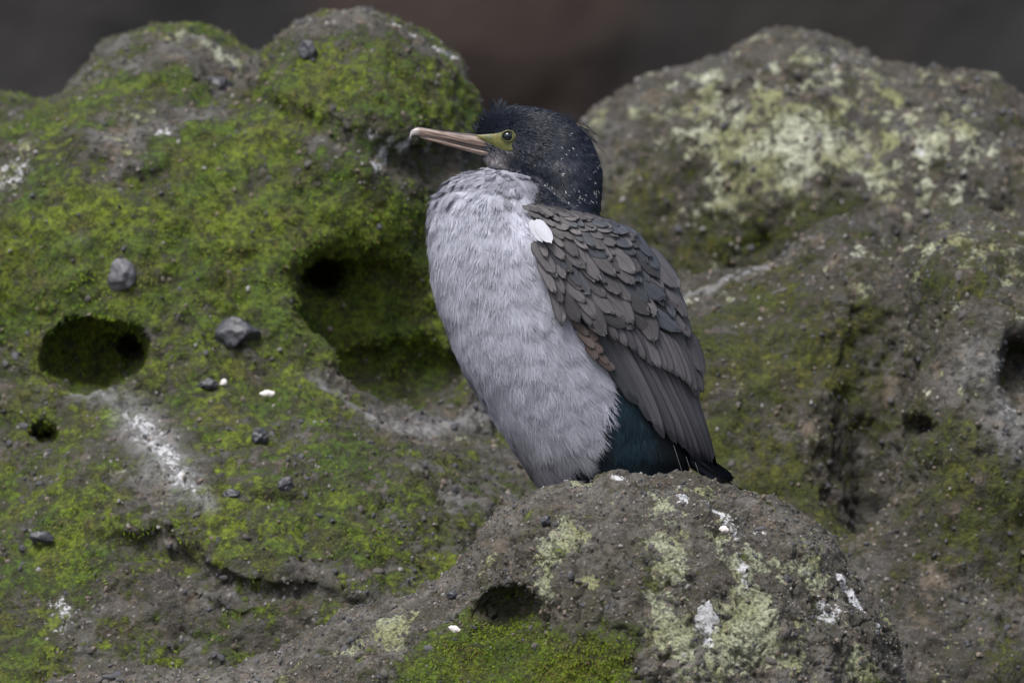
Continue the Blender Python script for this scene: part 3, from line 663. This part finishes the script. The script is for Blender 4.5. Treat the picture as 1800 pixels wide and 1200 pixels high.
# breast: small contour feathers, each a fan of barbs
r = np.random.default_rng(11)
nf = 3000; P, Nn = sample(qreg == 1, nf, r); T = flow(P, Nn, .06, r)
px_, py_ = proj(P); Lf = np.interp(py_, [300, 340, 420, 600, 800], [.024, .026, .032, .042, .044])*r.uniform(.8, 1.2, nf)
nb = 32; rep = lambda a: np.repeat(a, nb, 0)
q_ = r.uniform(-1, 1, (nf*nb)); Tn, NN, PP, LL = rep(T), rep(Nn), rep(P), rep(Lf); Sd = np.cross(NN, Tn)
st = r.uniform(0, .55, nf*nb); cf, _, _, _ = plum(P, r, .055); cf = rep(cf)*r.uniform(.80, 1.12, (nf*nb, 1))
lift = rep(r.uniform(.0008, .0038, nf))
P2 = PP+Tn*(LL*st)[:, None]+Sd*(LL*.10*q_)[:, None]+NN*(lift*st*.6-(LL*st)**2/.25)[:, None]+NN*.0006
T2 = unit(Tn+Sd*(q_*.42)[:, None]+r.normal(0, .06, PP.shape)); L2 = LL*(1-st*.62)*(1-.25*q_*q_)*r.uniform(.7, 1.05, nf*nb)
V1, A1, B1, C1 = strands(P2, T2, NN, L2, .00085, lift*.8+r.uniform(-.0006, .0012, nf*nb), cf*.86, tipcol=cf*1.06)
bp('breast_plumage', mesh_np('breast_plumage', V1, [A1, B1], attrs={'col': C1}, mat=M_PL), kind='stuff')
# head and neck: short silky strands
def face_free(P):
    px, py = proj(P); ins = inpoly(px, py, SKIN)
    return ~(ins & (np.abs(P[:, 1]-YB) > .003))
SKIN = [(833, 236), (848, 235.5), (866, 234), (880, 231), (893, 226.5), (902, 229), (907, 237), (904, 247), (901, 254), (904, 264), (896, 266.5), (885, 263), (870, 256), (850, 246)]
def inpoly(x, y, poly):
    c = np.zeros(len(x), bool); n = len(poly)
    for i in range(n):
        (x1, y1), (x2, y2) = poly[i], poly[(i+1) % n]
        m = ((y1 > y) != (y2 > y)) & (x < (x2-x1)*(y-y1)/(y2-y1+1e-9)+x1); c ^= m
    return c
nh = 42000; P, Nn = sample(qreg == 0, nh, r); k = face_free(P); P, Nn = P[k], Nn[k]; px_, py_ = proj(P)
k = ~((px_ > 860) & (px_ < 893) & (py_ > 214) & (py_ < 235) & (r.random(len(P)) < .2)); P, Nn, px_, py_ = P[k], Nn[k], px_[k], py_[k]
T = flow(P, Nn, .10, r); c, _, _, _ = plum(P, r, .25); L = np.interp(px_, [835, 900, 1000, 1060], [.005, .008, .012, .014])*r.uniform(.7, 1.2, len(P))
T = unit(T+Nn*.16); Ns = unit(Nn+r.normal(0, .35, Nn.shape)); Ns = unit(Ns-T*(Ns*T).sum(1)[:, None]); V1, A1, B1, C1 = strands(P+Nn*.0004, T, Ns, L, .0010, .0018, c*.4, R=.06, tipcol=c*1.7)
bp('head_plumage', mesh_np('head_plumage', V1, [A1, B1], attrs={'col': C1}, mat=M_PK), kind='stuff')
# thigh and vent
nt_ = 26000; P, Nn = sample((qreg == 2) & (qpy > 600), nt_, r); T = flow(P, Nn, .05, r); c, _, px_, py_ = plum(P, r, .35)
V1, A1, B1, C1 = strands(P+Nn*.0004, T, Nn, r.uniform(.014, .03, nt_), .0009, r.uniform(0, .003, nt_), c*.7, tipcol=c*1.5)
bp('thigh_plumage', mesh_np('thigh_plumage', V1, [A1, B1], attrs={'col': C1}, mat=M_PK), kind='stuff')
# crest and nape wisps
def wisps(name, pts, n, Lr, wdt, spread, col, r, jit=.004):
    pts = np.array(pts, float); i = r.integers(len(pts), size=n); P = np.stack([(pts[i, 0]-900)/1000, YB+r.normal(0, jit*2, n), (600-pts[i, 1])/1000], 1)+r.normal(0, jit, (n, 3))
    T = unit(np.stack([pts[i, 2], 0*pts[i, 2], -pts[i, 3]], 1)+r.normal(0, spread, (n, 3))); Nn = unit(np.cross(T, np.array([0, 1., 0]))); Nn = np.where((Nn[:, 2:] < 0), -Nn, Nn)
    Nf = unit(np.cross(T, Nn)); 
    V1, A1, B1, C1 = strands(P, T, Nf, r.uniform(*Lr, n)*pts[i, 4], wdt, r.uniform(-.003, .003, n), np.tile(np.array(col), (n, 1)), R=.08)
    bp(name, mesh_np(name, V1, [A1, B1], attrs={'col': C1}, mat=M_PK), kind='stuff')
wisps('crest', [(868, 198, .0, -1, 1.15), (864, 199, -.1, -1, 1.0), (884, 194, .35, -1, .85), (877, 195, .15, -1, 1.05), (856, 205, -.35, -1, .75), (849, 210, -.5, -.9, .6), (842, 222, -.6, -.8, .55), (838, 230, -.7, -.6, .5), (900, 191, .5, -.6, .6)], 300, (.012, .026), .0012, .07, (.010, .014, .024), r, jit=.0016)
wisps('nape_wisps', [(1000, 207, 1, .2, 1), (1020, 220, 1, .55, 1.3), (1030, 232, .9, .7, 1.5), (1042, 262, .7, 1, 1.2), (1050, 290, .4, 1, .9), (990, 203, 1, .1, .7), (1052, 330, .3, 1, .7), (1044, 365, .1, 1, .9), (1030, 378, -.1, 1, .9)], 130, (.012, .026), .0009, .12, (.012, .016, .026), r)
# white filoplumes
fp = [(1005, 236), (1010, 238), (1000, 237), (1015, 235), (985, 256), (996, 260), (1005, 261), (1000, 266), (999, 272), (1010, 250)]
fx = r.normal(0, 1, (95, 2)); pts = list(fp)+[(1046+min(8, a*5), 262+i*1.35) for i, (a, b_) in enumerate(fx[:75]) if i % 2]+[(952+i*4.2+a*5, 330+i*.8+b_*7) for i, (a, b_) in enumerate(fx[75:])]
pts += [(1015+a*20, 345+b_*18) for a, b_ in r.normal(0, 1, (28, 2))]+[(1000+a*40, 300+b_*36) for a, b_ in r.normal(0, 1, (16, 2))]
pts = np.array(pts); vis = (qn[:, 1] < .15) & (qreg == 0); vi = np.nonzero(vis)[0]
sel = np.array([vi[np.argmin((qpx[vi]-x)**2+(qpy[vi]-y)**2)] for x, y in pts]); P, Nn = qc[sel]+r.normal(0, .001, (len(sel), 3)), qn[sel]
T = unit(flow(P, Nn, .2, r)+Nn*.25); n = len(P)
V1, A1, B1, C1 = strands(P+Nn*.0015, T, Nn, r.uniform(.002, .007, n), .0007, .0015, np.full((n, 3), .6)*r.uniform(.4, 1.1, (n, 1)), R=.1)
bp('white_filoplumes', mesh_np('white_filoplumes', V1, [A1, B1], attrs={'col': C1}, mat=M_PL), kind='stuff')

# ---- wing feathers
def body_surf(x, z, off):
    xl, xr, b, py = tab(BT, z); xc = (xl+xr)/2; a = (xr-xl)/2+off; u = (x-xc)/a
    return YB-(b+off)*np.sqrt(np.clip(1-u*u, 0.0, 1)), u, a, b
fm = NM('wing_feather'); uvn = fm.N('ShaderNodeUVMap', uv_map='UVMap').outputs[0]; sx = fm.N('ShaderNodeSeparateXYZ', i_0=uvn).outputs
u_, v_ = sx[0], sx[1]; au = fm.mth('ABSOLUTE', fm.mth('SUBTRACT', u_, .5)); 
bv = fm.N('ShaderNodeCombineXYZ', i_0=fm.mth('SUBTRACT', fm.mth('MULTIPLY', v_, 46.0), fm.mth('MULTIPLY', au, 34.0)), i_1=fm.mth('MULTIPLY', u_, 2.5), i_2=fm.mth('MULTIPLY', fm.N('ShaderNodeObjectInfo').outputs['Random'], 50.0)).outputs[0]
barb = fm.noise(bv, 1.0, 3, .6); spot = fm.noise(fm.N('ShaderNodeVectorMath', operation='MULTIPLY', i_0=uvn, i_1=(3.0, 5.0, 1.0)).outputs[0], 1.4, 4, .6)
fc = fm.attr('col', 0)
edge = fm.rng(fm.mth('ADD', au, fm.mth('MULTIPLY', barb, .10)), .43, .51); tipm = fm.rng(fm.mth('ADD', v_, fm.mth('MULTIPLY', fm.mth('SUBTRACT', spot, .5), .30)), .86, .95)
c = fm.mix(fm.rng(barb, .3, .7, .30, 0), fc, (.012, .012, .014)); c = fm.mix(fm.rng(fm.noise(bv, 3.0, 2), .55, .75, 0, .14), c, (.30, .29, .31))
c = fm.mix(fm.mth('MULTIPLY', edge, .85), c, (.012, .012, .015)); c = fm.mix(fm.mth('MULTIPLY', tipm, .7), c, (.010, .012, .016))
c = fm.mix(fm.rng(au, .022, .008, 0, .75), c, (.015, .014, .015))
M_FE = fm.set(Base_Color=c, Roughness=.45, Specular_IOR_Level=.25, Normal=fm.bump(barb, .35, .002), Sheen_Weight=.0)
wm = NM('white_feather'); M_WF = wm.set(Base_Color=wm.mix(wm.noise(wm.N('ShaderNodeVectorMath', operation='MULTIPLY', i_0=wm.coord(), i_1=(500, 60, 160)).outputs[0], 1.0, 3), (.30, .31, .35), (.50, .51, .56)), Roughness=.8)
NU, NV = 7, 13
def feather_mesh(bez, wid, col, mapf, r, tip=.5, camber=.10, ragged=.02, name='feather', mat=None, curl=0):
    p0, p1, p2 = [np.array(p, float) for p in bez]; t = 1-(1-np.linspace(0, 1, NV))**1.5; uu = np.linspace(-1, 1, NU)
    cen = (1-t)[:, None]**2*p0+2*((1-t)*t)[:, None]*p1+(t**2)[:, None]*p2
    tg = np.gradient(cen, axis=0); tg /= np.linalg.norm(tg, axis=1, keepdims=True)+1e-9; Lp = np.linalg.norm(p2-p0)
    wv = np.clip(t/.18, 0.12, 1)**.55*np.where(t > .62, np.sqrt(np.clip(1-((t-.62)/.385)**2, 0, 1))**tip, 1)
    nrm = np.stack([-tg[:, 1], tg[:, 0]], 1); V = []; UV = []
    for i in range(NV):
        for j, u in enumerate(uu):
            jit = r.normal(0, ragged*Lp) if (t[i] > .8) else 0
            q = cen[i]+nrm[i]*u*wid*.5*wv[i]*(1+(.12 if u > 0 else -.08))+tg[i]*(jit-abs(u)*wid*.18*t[i]); V.append((q[0], q[1], t[i], u*wv[i])); UV.append((.5+u*.5, t[i]))
    V = np.array(V)
    if ragged > .01:
        for j in range(1, NU-1):
            if r.random() < .14:
                k_ = (NV-1)*NU+j; V[k_] -= np.array([tg[-1][0], tg[-1][1], 0, 0])*Lp*r.uniform(.04, .14)
    i = np.arange(NU*NV).reshape(NV, NU); Q = np.stack([i[:-1, :-1], i[:-1, 1:], i[1:, 1:], i[1:, :-1]], -1).reshape(-1, 4); X = mapf(V[:, 0], V[:, 1], V[:, 2], V[:, 3])
    return mesh_np(name, X, [Q], attrs={'col': np.tile(np.array(col), (len(X), 1))}, uv=UV, mat=mat or M_FE)
def wing_map(base_off, rise, cam, wpx, roll=0):
    def f(px, py, t, u):
        x, z = (px-900)/1000, (600-py)/1000
        off = base_off+rise*t+cam*wpx/1000*(1-u*u)+roll*u*wpx/1000
        y, uu, a, b = body_surf(x, z, off)
        # slight outward push in x near the back edge so layers stay apart
        x = x+np.clip(uu, 0, 1)**4*(off-base_off)*.8
        return np.stack([x, y, z], 1)
    return f
feathers = []
def colr(r, blue=.12):
    k = r.random(); b = np.array([.068, .063, .067])*r.uniform(.4, 1.6)
    if k < blue: b = np.array([.045, .050, .060])*r.uniform(.75, 1.25)
    return b
def wing_f(kind, p0, p2, wd, base, rise, bend=0, blue=.1, tip=.5, col=None, ragged=.02, cam=.14, mat=None, roll=None, label=None):
    p0, p2 = np.array(p0, float), np.array(p2, float); d = p2-p0; n = np.array([-d[1], d[0]]); mid = (p0+p2)/2+n*bend
    me = feather_mesh((p0, mid, p2), wd, colr(rf, blue) if col is None else col, wing_map(base, rise, cam, wd, rf.uniform(-.10, .06) if roll is None else roll), rf, tip=tip, name=kind, ragged=ragged, mat=mat)
    o = bp(kind, me, label=label); feathers.append((kind, me)); return o
rf = np.random.default_rng(5)
PR = [((1058, 560), (1166, 771), 27, -.06), ((1080, 570), (1187, 781), 25, -.055), ((1100, 585), (1203, 790), 24, -.05), ((1117, 590), (1215, 803), 22, -.05), ((1132, 600), (1226, 811), 20, -.045),
      ((1147, 605), (1236, 817), 19, -.045), ((1160, 610), (1243, 826), 17, -.04), ((1172, 612), (1249, 834), 16, -.035), ((1183, 615), (1253, 837), 15, -.03), ((1192, 620), (1254, 830), 13, -.03)]
# primaries / secondaries, outermost (front) lies lowest
wing_f('flight_feather', (1000, 540), (1120, 712), 26, .003, .004, -.05, 0, .5, (.040, .042, .050))
wing_f('flight_feather', (1025, 545), (1150, 745), 26, .003, .004, -.06, 0, .5, (.050, .051, .060))
for i, (a_, b_, wd, be) in enumerate(PR):
    wing_f('flight_feather', a_, b_, wd, .005+.0013*i, .006, be, .0, 1.0, np.array([.080, .079, .091])*(rf.uniform(.70, .85) if i % 2 else rf.uniform(1.0, 1.2)), .006, roll=-.24, cam=.2)
# greater coverts
GC = [(1040, 575), (1064, 591), (1086, 601), (1102, 611), (1118, 621), (1133, 634), (1147, 645), (1159, 649), (1170, 653), (1180, 658), (1190, 664), (1200, 671), (1209, 680), (1217, 690), (1223, 702), (1229, 690), (1230, 660)]
for i, tpt in enumerate(GC):
    L = 92 if i < 14 else 80; an = math.radians(np.interp(i, [0, 6, 16], [55, 62, 76])); d = np.array([math.cos(an), math.sin(an)])
    wing_f('covert_feather', np.array(tpt)-d*L, tpt, rf.uniform(16, 21), .013+.0005*i, rf.uniform(.006, .012), -.05, .04, 1.2, np.array([.076, .071, .080])*rf.uniform(.6, 1.35), .012, roll=-.16)
# rows of coverts, scapulars and mantle, from the lowest row up
Lc = np.array([(372, 932), (400, 945), (430, 950), (470, 956), (510, 968), (560, 1000), (600, 1030)], float)
Bc = np.array([(0., 1043, 383), (.15, 1085, 396), (.3, 1125, 420), (.45, 1160, 462), (.6, 1187, 512), (.75, 1206, 560), (.9, 1222, 612), (1.0, 1228, 650)], float)
Lp_ = np.array([(0., 930, 368), (.15, 938, 398), (.3, 946, 430), (.45, 953, 462), (.6, 962, 495), (.75, 978, 525), (.9, 1000, 550), (1.0, 1015, 570)], float)
def wp(s, t):
    l = np.array([np.interp(s, Lp_[:, 0], Lp_[:, 1]), np.interp(s, Lp_[:, 0], Lp_[:, 2])]); b = np.array([np.interp(s, Bc[:, 0], Bc[:, 1]), np.interp(s, Bc[:, 0], Bc[:, 2])])
    m = l*(1-t)+b*t; bow = math.sin(math.pi*t)*14*s; return m+np.array([-.3, .9])*bow
rows = [.72, .62, .53, .45, .38, .31, .25, .19, .14, .09, .045, .0]
for ri, s in enumerate(rows):
    n = int(np.interp(s, [0, .3, .95], [10, 12, 11])); L = np.interp(s, [0, .12, .4, .75], [24, 42, 78, 96])
    for k in range(n):
        t = (k+.5*(ri % 2)+rf.uniform(-.22, .22))/(n-.5); t = min(max(t, 0), 1); p = wp(s, t)
        if abs(p[0]-953) < 18 and abs(p[1]-408) < 20: continue
        an = math.radians(np.interp(t, [0, .5, 1], [62, 46, 38])*(.8 if s < .15 else 1)+np.interp(s, [0, .5, 1], [-14, 0, 14])+rf.normal(0, 9)); an = max(an, math.radians(16))
        Lk = L*rf.uniform(.72, 1.25)*(0.75 if t < .2 else 1.0); wd = Lk*rf.uniform(.25, .37)
        if t > .85: an = math.atan2(np.interp(s+.1, Bc[:, 0], Bc[:, 2])-np.interp(s, Bc[:, 0], Bc[:, 2]), np.interp(s+.1, Bc[:, 0], Bc[:, 1])-np.interp(s, Bc[:, 0], Bc[:, 1]))+rf.normal(0, .08) if s < .9 else math.radians(72)
        d = np.array([math.cos(an), math.sin(an)])
        wing_f('scapular_feather' if t > .45 else 'covert_feather', p-d*Lk*.35, p+d*Lk*.65, wd, .0160+.0005*ri+.003*t, rf.uniform(.006, .012), rf.uniform(-.10, .05), .18, rf.uniform(1.0, 2.0), None, .022, cam=.07)
# mantle fringe against the neck
for k in range(16):
    x = 925+k*8; y = 366+max(0, x-960)*.2+rf.uniform(-2, 2)
    wing_f('mantle_feather', (x-7, y-3), (x+rf.uniform(14, 22), y+rf.uniform(3, 8)), rf.uniform(8, 12), .014, .005, 0, .1, .6, None, .03)
for (a_, b_) in [((1170, 560), (1224, 655)), ((1182, 570), (1229, 668)), ((1160, 560), (1214, 668)), ((1188, 590), (1231, 690))]:
    wing_f('covert_feather', a_, b_, 19, .0125, .006, -.05, .1, 1.3, None, .015)
# brown flank feathers under the wing's front edge and the white shoulder feather
for (a_, b_) in [((1008, 565), (1035, 590)), ((1015, 580), (1045, 612)), ((1025, 590), (1060, 622)), ((1030, 605), (1050, 632)), ((1042, 612), (1070, 640)), ((1050, 628), (1080, 651)), ((1022, 575), (1052, 600))]:
    wing_f('flank_feather', a_, b_, rf.uniform(13, 18), .010, .004, -.05, 0, .6, np.array([.095, .072, .066])*rf.uniform(.8, 1.3), .02)
wing_f('shoulder_feather', (940, 389), (969, 430), 22, .031, .006, -.10, 0, 1.0, (.7, .7, .75), .01, mat=M_WF, roll=0, label='white oval feather at the bend of the wing')
wing_f('shoulder_feather', (932, 389), (953, 428), 16, .028, .004, -.1, 0, 1.0, (.7, .7, .75), .01, mat=M_WF, roll=0, label='white feather edge beside the wing bend')
# the far wing mirrors the near one
for i, (kind, me) in enumerate(list(feathers)):
    if kind in ('flight_feather', 'covert_feather', 'scapular_feather', 'mantle_feather') and (i < 32 or i % 4 == 0):
        o = bp(kind, me); o.scale = (1, -1, 1); o.location = (0, 2*YB, 0)
# tail: stiff black feathers reaching down behind the boulder
def tail_map(p0, yo, sp):
    def f(px, py, t, u): return np.stack([(px-900)/1000, YB+yo+sp*t+u*.010+.0*t, (600-py)/1000], 1)
    return f
for k in range(9):
    q = (k-4)/4; me = feather_mesh(((1170+abs(q)*5, 785), (1296, 872-abs(q)*4), (1449-abs(q)*12-rf.uniform(0, 4), 937-abs(q)*3)), 13, (.018, .020, .026),
        tail_map(None, q*.012, q*.055), rf, tip=.6, name='tail_feather', ragged=.004); bp('tail_feather', me)
for k in range(6):
    me = feather_mesh(((1190+k*5, 785), (1240+k*3, 822), (1272+k*4, 853-k*2.2)), 17, (.035, .047, .068), tail_map(None, -.03+k*.010, 0), rf, tip=.5, name='tail_covert', ragged=.03); bp('tail_covert', me)
# pale shafts showing in the black under the wing
n = 3; P = np.array([W(x, y, YB-.085) for x, y in ((1184, 782), (1206, 802), (1222, 812))]); T = unit(np.array([[.32, 0, -1.]]*n)); 
V1, A1, B1, C1 = strands(P, T, np.array([[0, -1., 0]]*n), np.array([.060, .040, .03]), .0007, 0, np.full((n, 3), .12), R=10)
bp('quill_shafts', mesh_np('quill_shafts', V1, [A1, B1], attrs={'col': C1}, mat=M_PL))

# ---- bill, face, eye
def loft_x(name, rows_, mat, nseg=16, top_flat=False):
    """rows (px, py_top, py_bottom, half width mm): rings across a bill"""
    V = []; n = len(rows_)
    for x, yt, yb, hw in rows_:
        c = (yt+yb)/2; h = (yb-yt)/2
        for k in range(nseg):
            a_ = 2*math.pi*k/nseg; V.append(((x-900)/1000, YB+hw/1000*math.sin(a_), (600-c+h*math.cos(a_))/1000))
    i = np.arange(n*nseg).reshape(n, nseg); j = np.roll(i, -1, 1)
    Q = np.stack([i[:-1], j[:-1], j[1:], i[1:]], -1).reshape(-1, 4)
    V += [tuple(np.mean(V[:nseg], 0)), tuple(np.mean(V[-nseg:], 0))]; T = [(j[0, k], i[0, k], n*nseg) for k in range(nseg)]+[(i[-1, k], j[-1, k], n*nseg+1) for k in range(nseg)]
    return mesh_np(name, np.array(V), [Q, np.array(T)], mat=mat)
bm_ = NM('horn_bill'); v = bm_.coord(); sxyz = bm_.N('ShaderNodeSeparateXYZ', i_0=v).outputs
stv = bm_.N('ShaderNodeVectorMath', operation='MULTIPLY', i_0=v, i_1=(25.0, 60.0, 190.0)).outputs[0]
tiltv = bm_.N('ShaderNodeVectorRotate', rotation_type='Y_AXIS', i_Vector=v, i_Angle=-.21).outputs[0]
stv = bm_.N('ShaderNodeVectorMath', operation='MULTIPLY', i_0=tiltv, i_1=(22.0, 60.0, 420.0)).outputs[0]
s1 = bm_.noise(stv, 1.0, 4, .6); bc = bm_.mix(bm_.rng(s1, .38, .62), (.085, .062, .056), (.28, .205, .165)); bc = bm_.mix(bm_.rng(s1, .60, .72, 0, .6), bc, (.46, .42, .44))
bc = bm_.mix(bm_.rng(sxyz[0], -.160, -.172, 0, .6), bc, (.42, .41, .43))
M_BILL = bm_.set(Base_Color=bc, Roughness=.32, Normal=bm_.bump(s1, .4, .001))
bl = NM('dark_culmen'); M_CUL = bl.set(Base_Color=(.07, .06, .065), Roughness=.35)
up = [(719.3, 241, 244.5, .3), (719.5, 236, 244, .8), (721, 230, 240, 1.7), (724, 226.5, 237, 2.6), (729, 223.6, 236, 3.4), (735, 222.5, 237, 4), (742, 223.2, 238.3, 4.1), (752, 225, 239, 4.3), (765, 227.3, 241.5, 4.6), (780, 229.8, 244.5, 5), (800, 232.2, 249, 5.8),
      (820, 234.2, 254, 7), (838, 235.8, 258.5, 8.6), (855, 240, 262, 10), (872, 248, 265, 11), (890, 257, 266.5, 12), (902, 262, 266, 12.5)]
bill = bp('upper_bill', loft_x('upper_bill', up, M_BILL))
cul = [(727, 222.9, 226, 1.2), (735, 221.6, 225, 1.8), (752, 224.1, 227, 2), (780, 228.9, 231.8, 2.3), (810, 232.4, 235.6, 2.8), (838, 234.4, 240, 4.2), (846, 236.5, 243, 4)]
bp('bill_ridge', loft_x('bill_ridge', cul, M_CUL, 10))
low = [(738, 238.3, 240.5, .8), (744, 239, 243.5, 2), (755, 240, 246.5, 3.2), (775, 244, 252, 3.9), (800, 249.6, 259.5, 4.8), (820, 254.6, 265, 6), (840, 259, 270.3, 7.6), (858, 262.5, 275, 9), (872, 265.4, 277.3, 10), (878, 267, 276, 9.5)]
bp('lower_bill', loft_x('lower_bill', low, M_BILL))
gap = [(737, 237.8, 239.1, 3.4), (755, 239.5, 241, 4.45), (780, 244.3, 246, 5.1), (800, 248.8, 250.5, 6), (820, 253.7, 255.6, 7.2), (840, 258.4, 260.3, 8.9), (858, 261.9, 263.9, 10.4), (876, 264.8, 267, 11.6)]
bp('gape', loft_x('gape', gap, M_CUL, 10))
# bare yellow facial skin, laid on the head on both sides
ym = NM('facial_skin'); v = ym.coord(); vor = ym.voro(v, 800.0); 
yc = ym.mix(ym.rng(ym.noise(v, 90, 3), .4, .6), (.19, .175, .040), (.10, .115, .04)); yc = ym.mix(ym.rng(vor, .30, .62, 0, .85), yc, (.05, .055, .015))
M_SKIN = ym.set(Base_Color=yc, Roughness=.45, Normal=ym.bump(vor, -.7, .002))
def head_y(px, py, side=-1):
    y = np.linspace(0, .07, 141); x, z = (px-900)/1000, (600-py)/1000
    P = np.stack([np.full(141, x), YB+side*y, np.full(141, z)], 1); f = birdf(P); i = np.argmax(f > 0); return y[i]
fine = []
for i in range(len(SKIN)):
    a_, b_ = np.array(SKIN[i]), np.array(SKIN[(i+1) % len(SKIN)]); fine += [a_, (a_+b_)/2]
fine = np.array(fine); ctr = np.array([882., 247.])
for side in (-1, 1):
    V_ = []; K = len(fine); rings = 7
    for q in range(rings+1):
        for p in fine:
            g = ctr+(p-ctr)*q/rings; e = .0022-.0022*(q/rings)**4; hy = max(head_y(g[0], g[1]), .0105)
            V_.append(((g[0]-900)/1000, YB+side*(hy+e), (600-g[1])/1000))
    i = np.arange((rings+1)*K).reshape(rings+1, K); j = np.roll(i, -1, 1); Q = np.stack([i[:-1], j[:-1], j[1:], i[1:]], -1).reshape(-1, 4)
    bp('facial_skin', mesh_np('facial_skin', np.array(V_), [Q if side < 0 else Q[:, ::-1]], mat=M_SKIN))
    hy = head_y(893, 238.5); ec = np.array([-.007, YB+side*(hy-.0006), .3615])
    em = NM('eye'); M_E = em.set(Base_Color=(.006, .010, .016), Roughness=.06)
    v3, f3 = ico(3); eye = bp('eye', mesh_np('eye', ec+v3*np.array([.0098, .0075, .0084]), [f3], mat=M_E))
    # ring of small beads round the eye
    eb = NM('eye_beads'); M_EB = eb.set(Base_Color=(.02, .022, .012), Roughness=.4); V_ = []; F_ = []; v1, f1 = I1; c_ = 0
    for rr, nn, rad in ((.0106, 26, .0011),):
        for k in range(nn):
            a_ = 6.283*k/nn; V_.append(v1*rad+ec+np.array([math.cos(a_)*rr, side*.0052, math.sin(a_)*rr*.9])); F_.append(f1+c_); c_ += len(v1)
    bd = bp('eye_ring_beads', mesh_np('eye_ring_beads', np.concatenate(V_), [np.concatenate(F_)], mat=M_EB))
    th = 40; V_ = []
    for k in range(th):
        a_ = 6.283*k/th
        for m_ in range(8):
            b_ = 6.283*m_/8; R_ = .0108+.0016*math.cos(b_); V_.append(ec+np.array([math.cos(a_)*R_, side*(.0037+.0014*math.sin(b_)), math.sin(a_)*R_*.9]))
    i = np.arange(th*8).reshape(th, 8); a1, a2 = np.roll(i, -1, 0), np.roll(i, -1, 1); a3 = np.roll(a1, -1, 1)
    bp('eye_ring', mesh_np('eye_ring', np.array(V_), [np.stack([i, a1, a3, a2], -1).reshape(-1, 4)], mat=M_SKIN))
# legs and webbed feet, tucked behind the boulder's crest
ft = NM('foot_skin'); M_FT = ft.set(Base_Color=(.02, .02, .022), Roughness=.6)
zt = lambda x, y: max([z for z in np.linspace(-.75, -.15, 301) if FG.f(np.array([[x, y, z]]))[0] < 0] or [-.3])
for side in (-1, 1):
    ax_, ay_ = .165, YB+side*.045; gz = zt(ax_, ay_)+.006; 
    bmv = []; 
    toes = [(-.085, side*-.03), (-.098, side*.005), (-.08, side*.038), (.022, side*.045)]; n = 10; V_ = [(ax_, ay_, gz+.012)]; 
    for tx, ty in toes: V_.append((ax_+tx*.5, ay_+ty*.5, zt(ax_+tx*.5, ay_+ty*.5)+.010)); V_.append((ax_+tx, ay_+ty, zt(ax_+tx, ay_+ty)+.007))
    F_ = []
    for k in range(3): a_, b_ = 1+2*k, 3+2*k; F_ += [(0, a_, b_)]; F_ += [(a_, a_+1, b_+1), (a_, b_+1, b_)]
    web = np.array(V_); foot = bp('foot', mesh_np('foot', np.concatenate([web, web-[0, 0, .004]]), [np.array(F_), np.array(F_)[:, ::-1]+len(web)], mat=M_FT))
    def tube(name, a_, b_, r1, r2, par):
        a_, b_ = Vector(a_), Vector(b_); d = (b_-a_).normalized(); s_ = d.orthogonal().normalized(); t_ = d.cross(s_); V2 = []
        for q, rr in ((0, r1), (.5, (r1+r2)*.42), (1, r2)):
            for k in range(8): an = k*math.pi/4; V2.append(tuple(a_+(b_-a_)*q+(s_*math.cos(an)+t_*math.sin(an))*rr))
        i = np.arange(24).reshape(3, 8); j = np.roll(i, -1, 1); me = mesh_np(name, np.array(V2), [np.stack([i[:-1], j[:-1], j[1:], i[1:]], -1).reshape(-1, 4), i[:1, ::-1], i[2:]], mat=M_FT)
        o = obj(name, me, par); 
        return o
    for k in range(4): tube('toe', V_[0], V_[2+2*k], .008, .004, foot)
    t_ = bp('leg', None) if False else tube('leg', (ax_, ay_, gz+.010), (ax_-.01, ay_, gz+.075), .009, .012, bird); t_.matrix_parent_inverse = Matrix.Translation(-Vector(bird.location))
print('tris', sum(len(o.data.polygons)*2 for o in bpy.data.objects if o.type == 'MESH'))
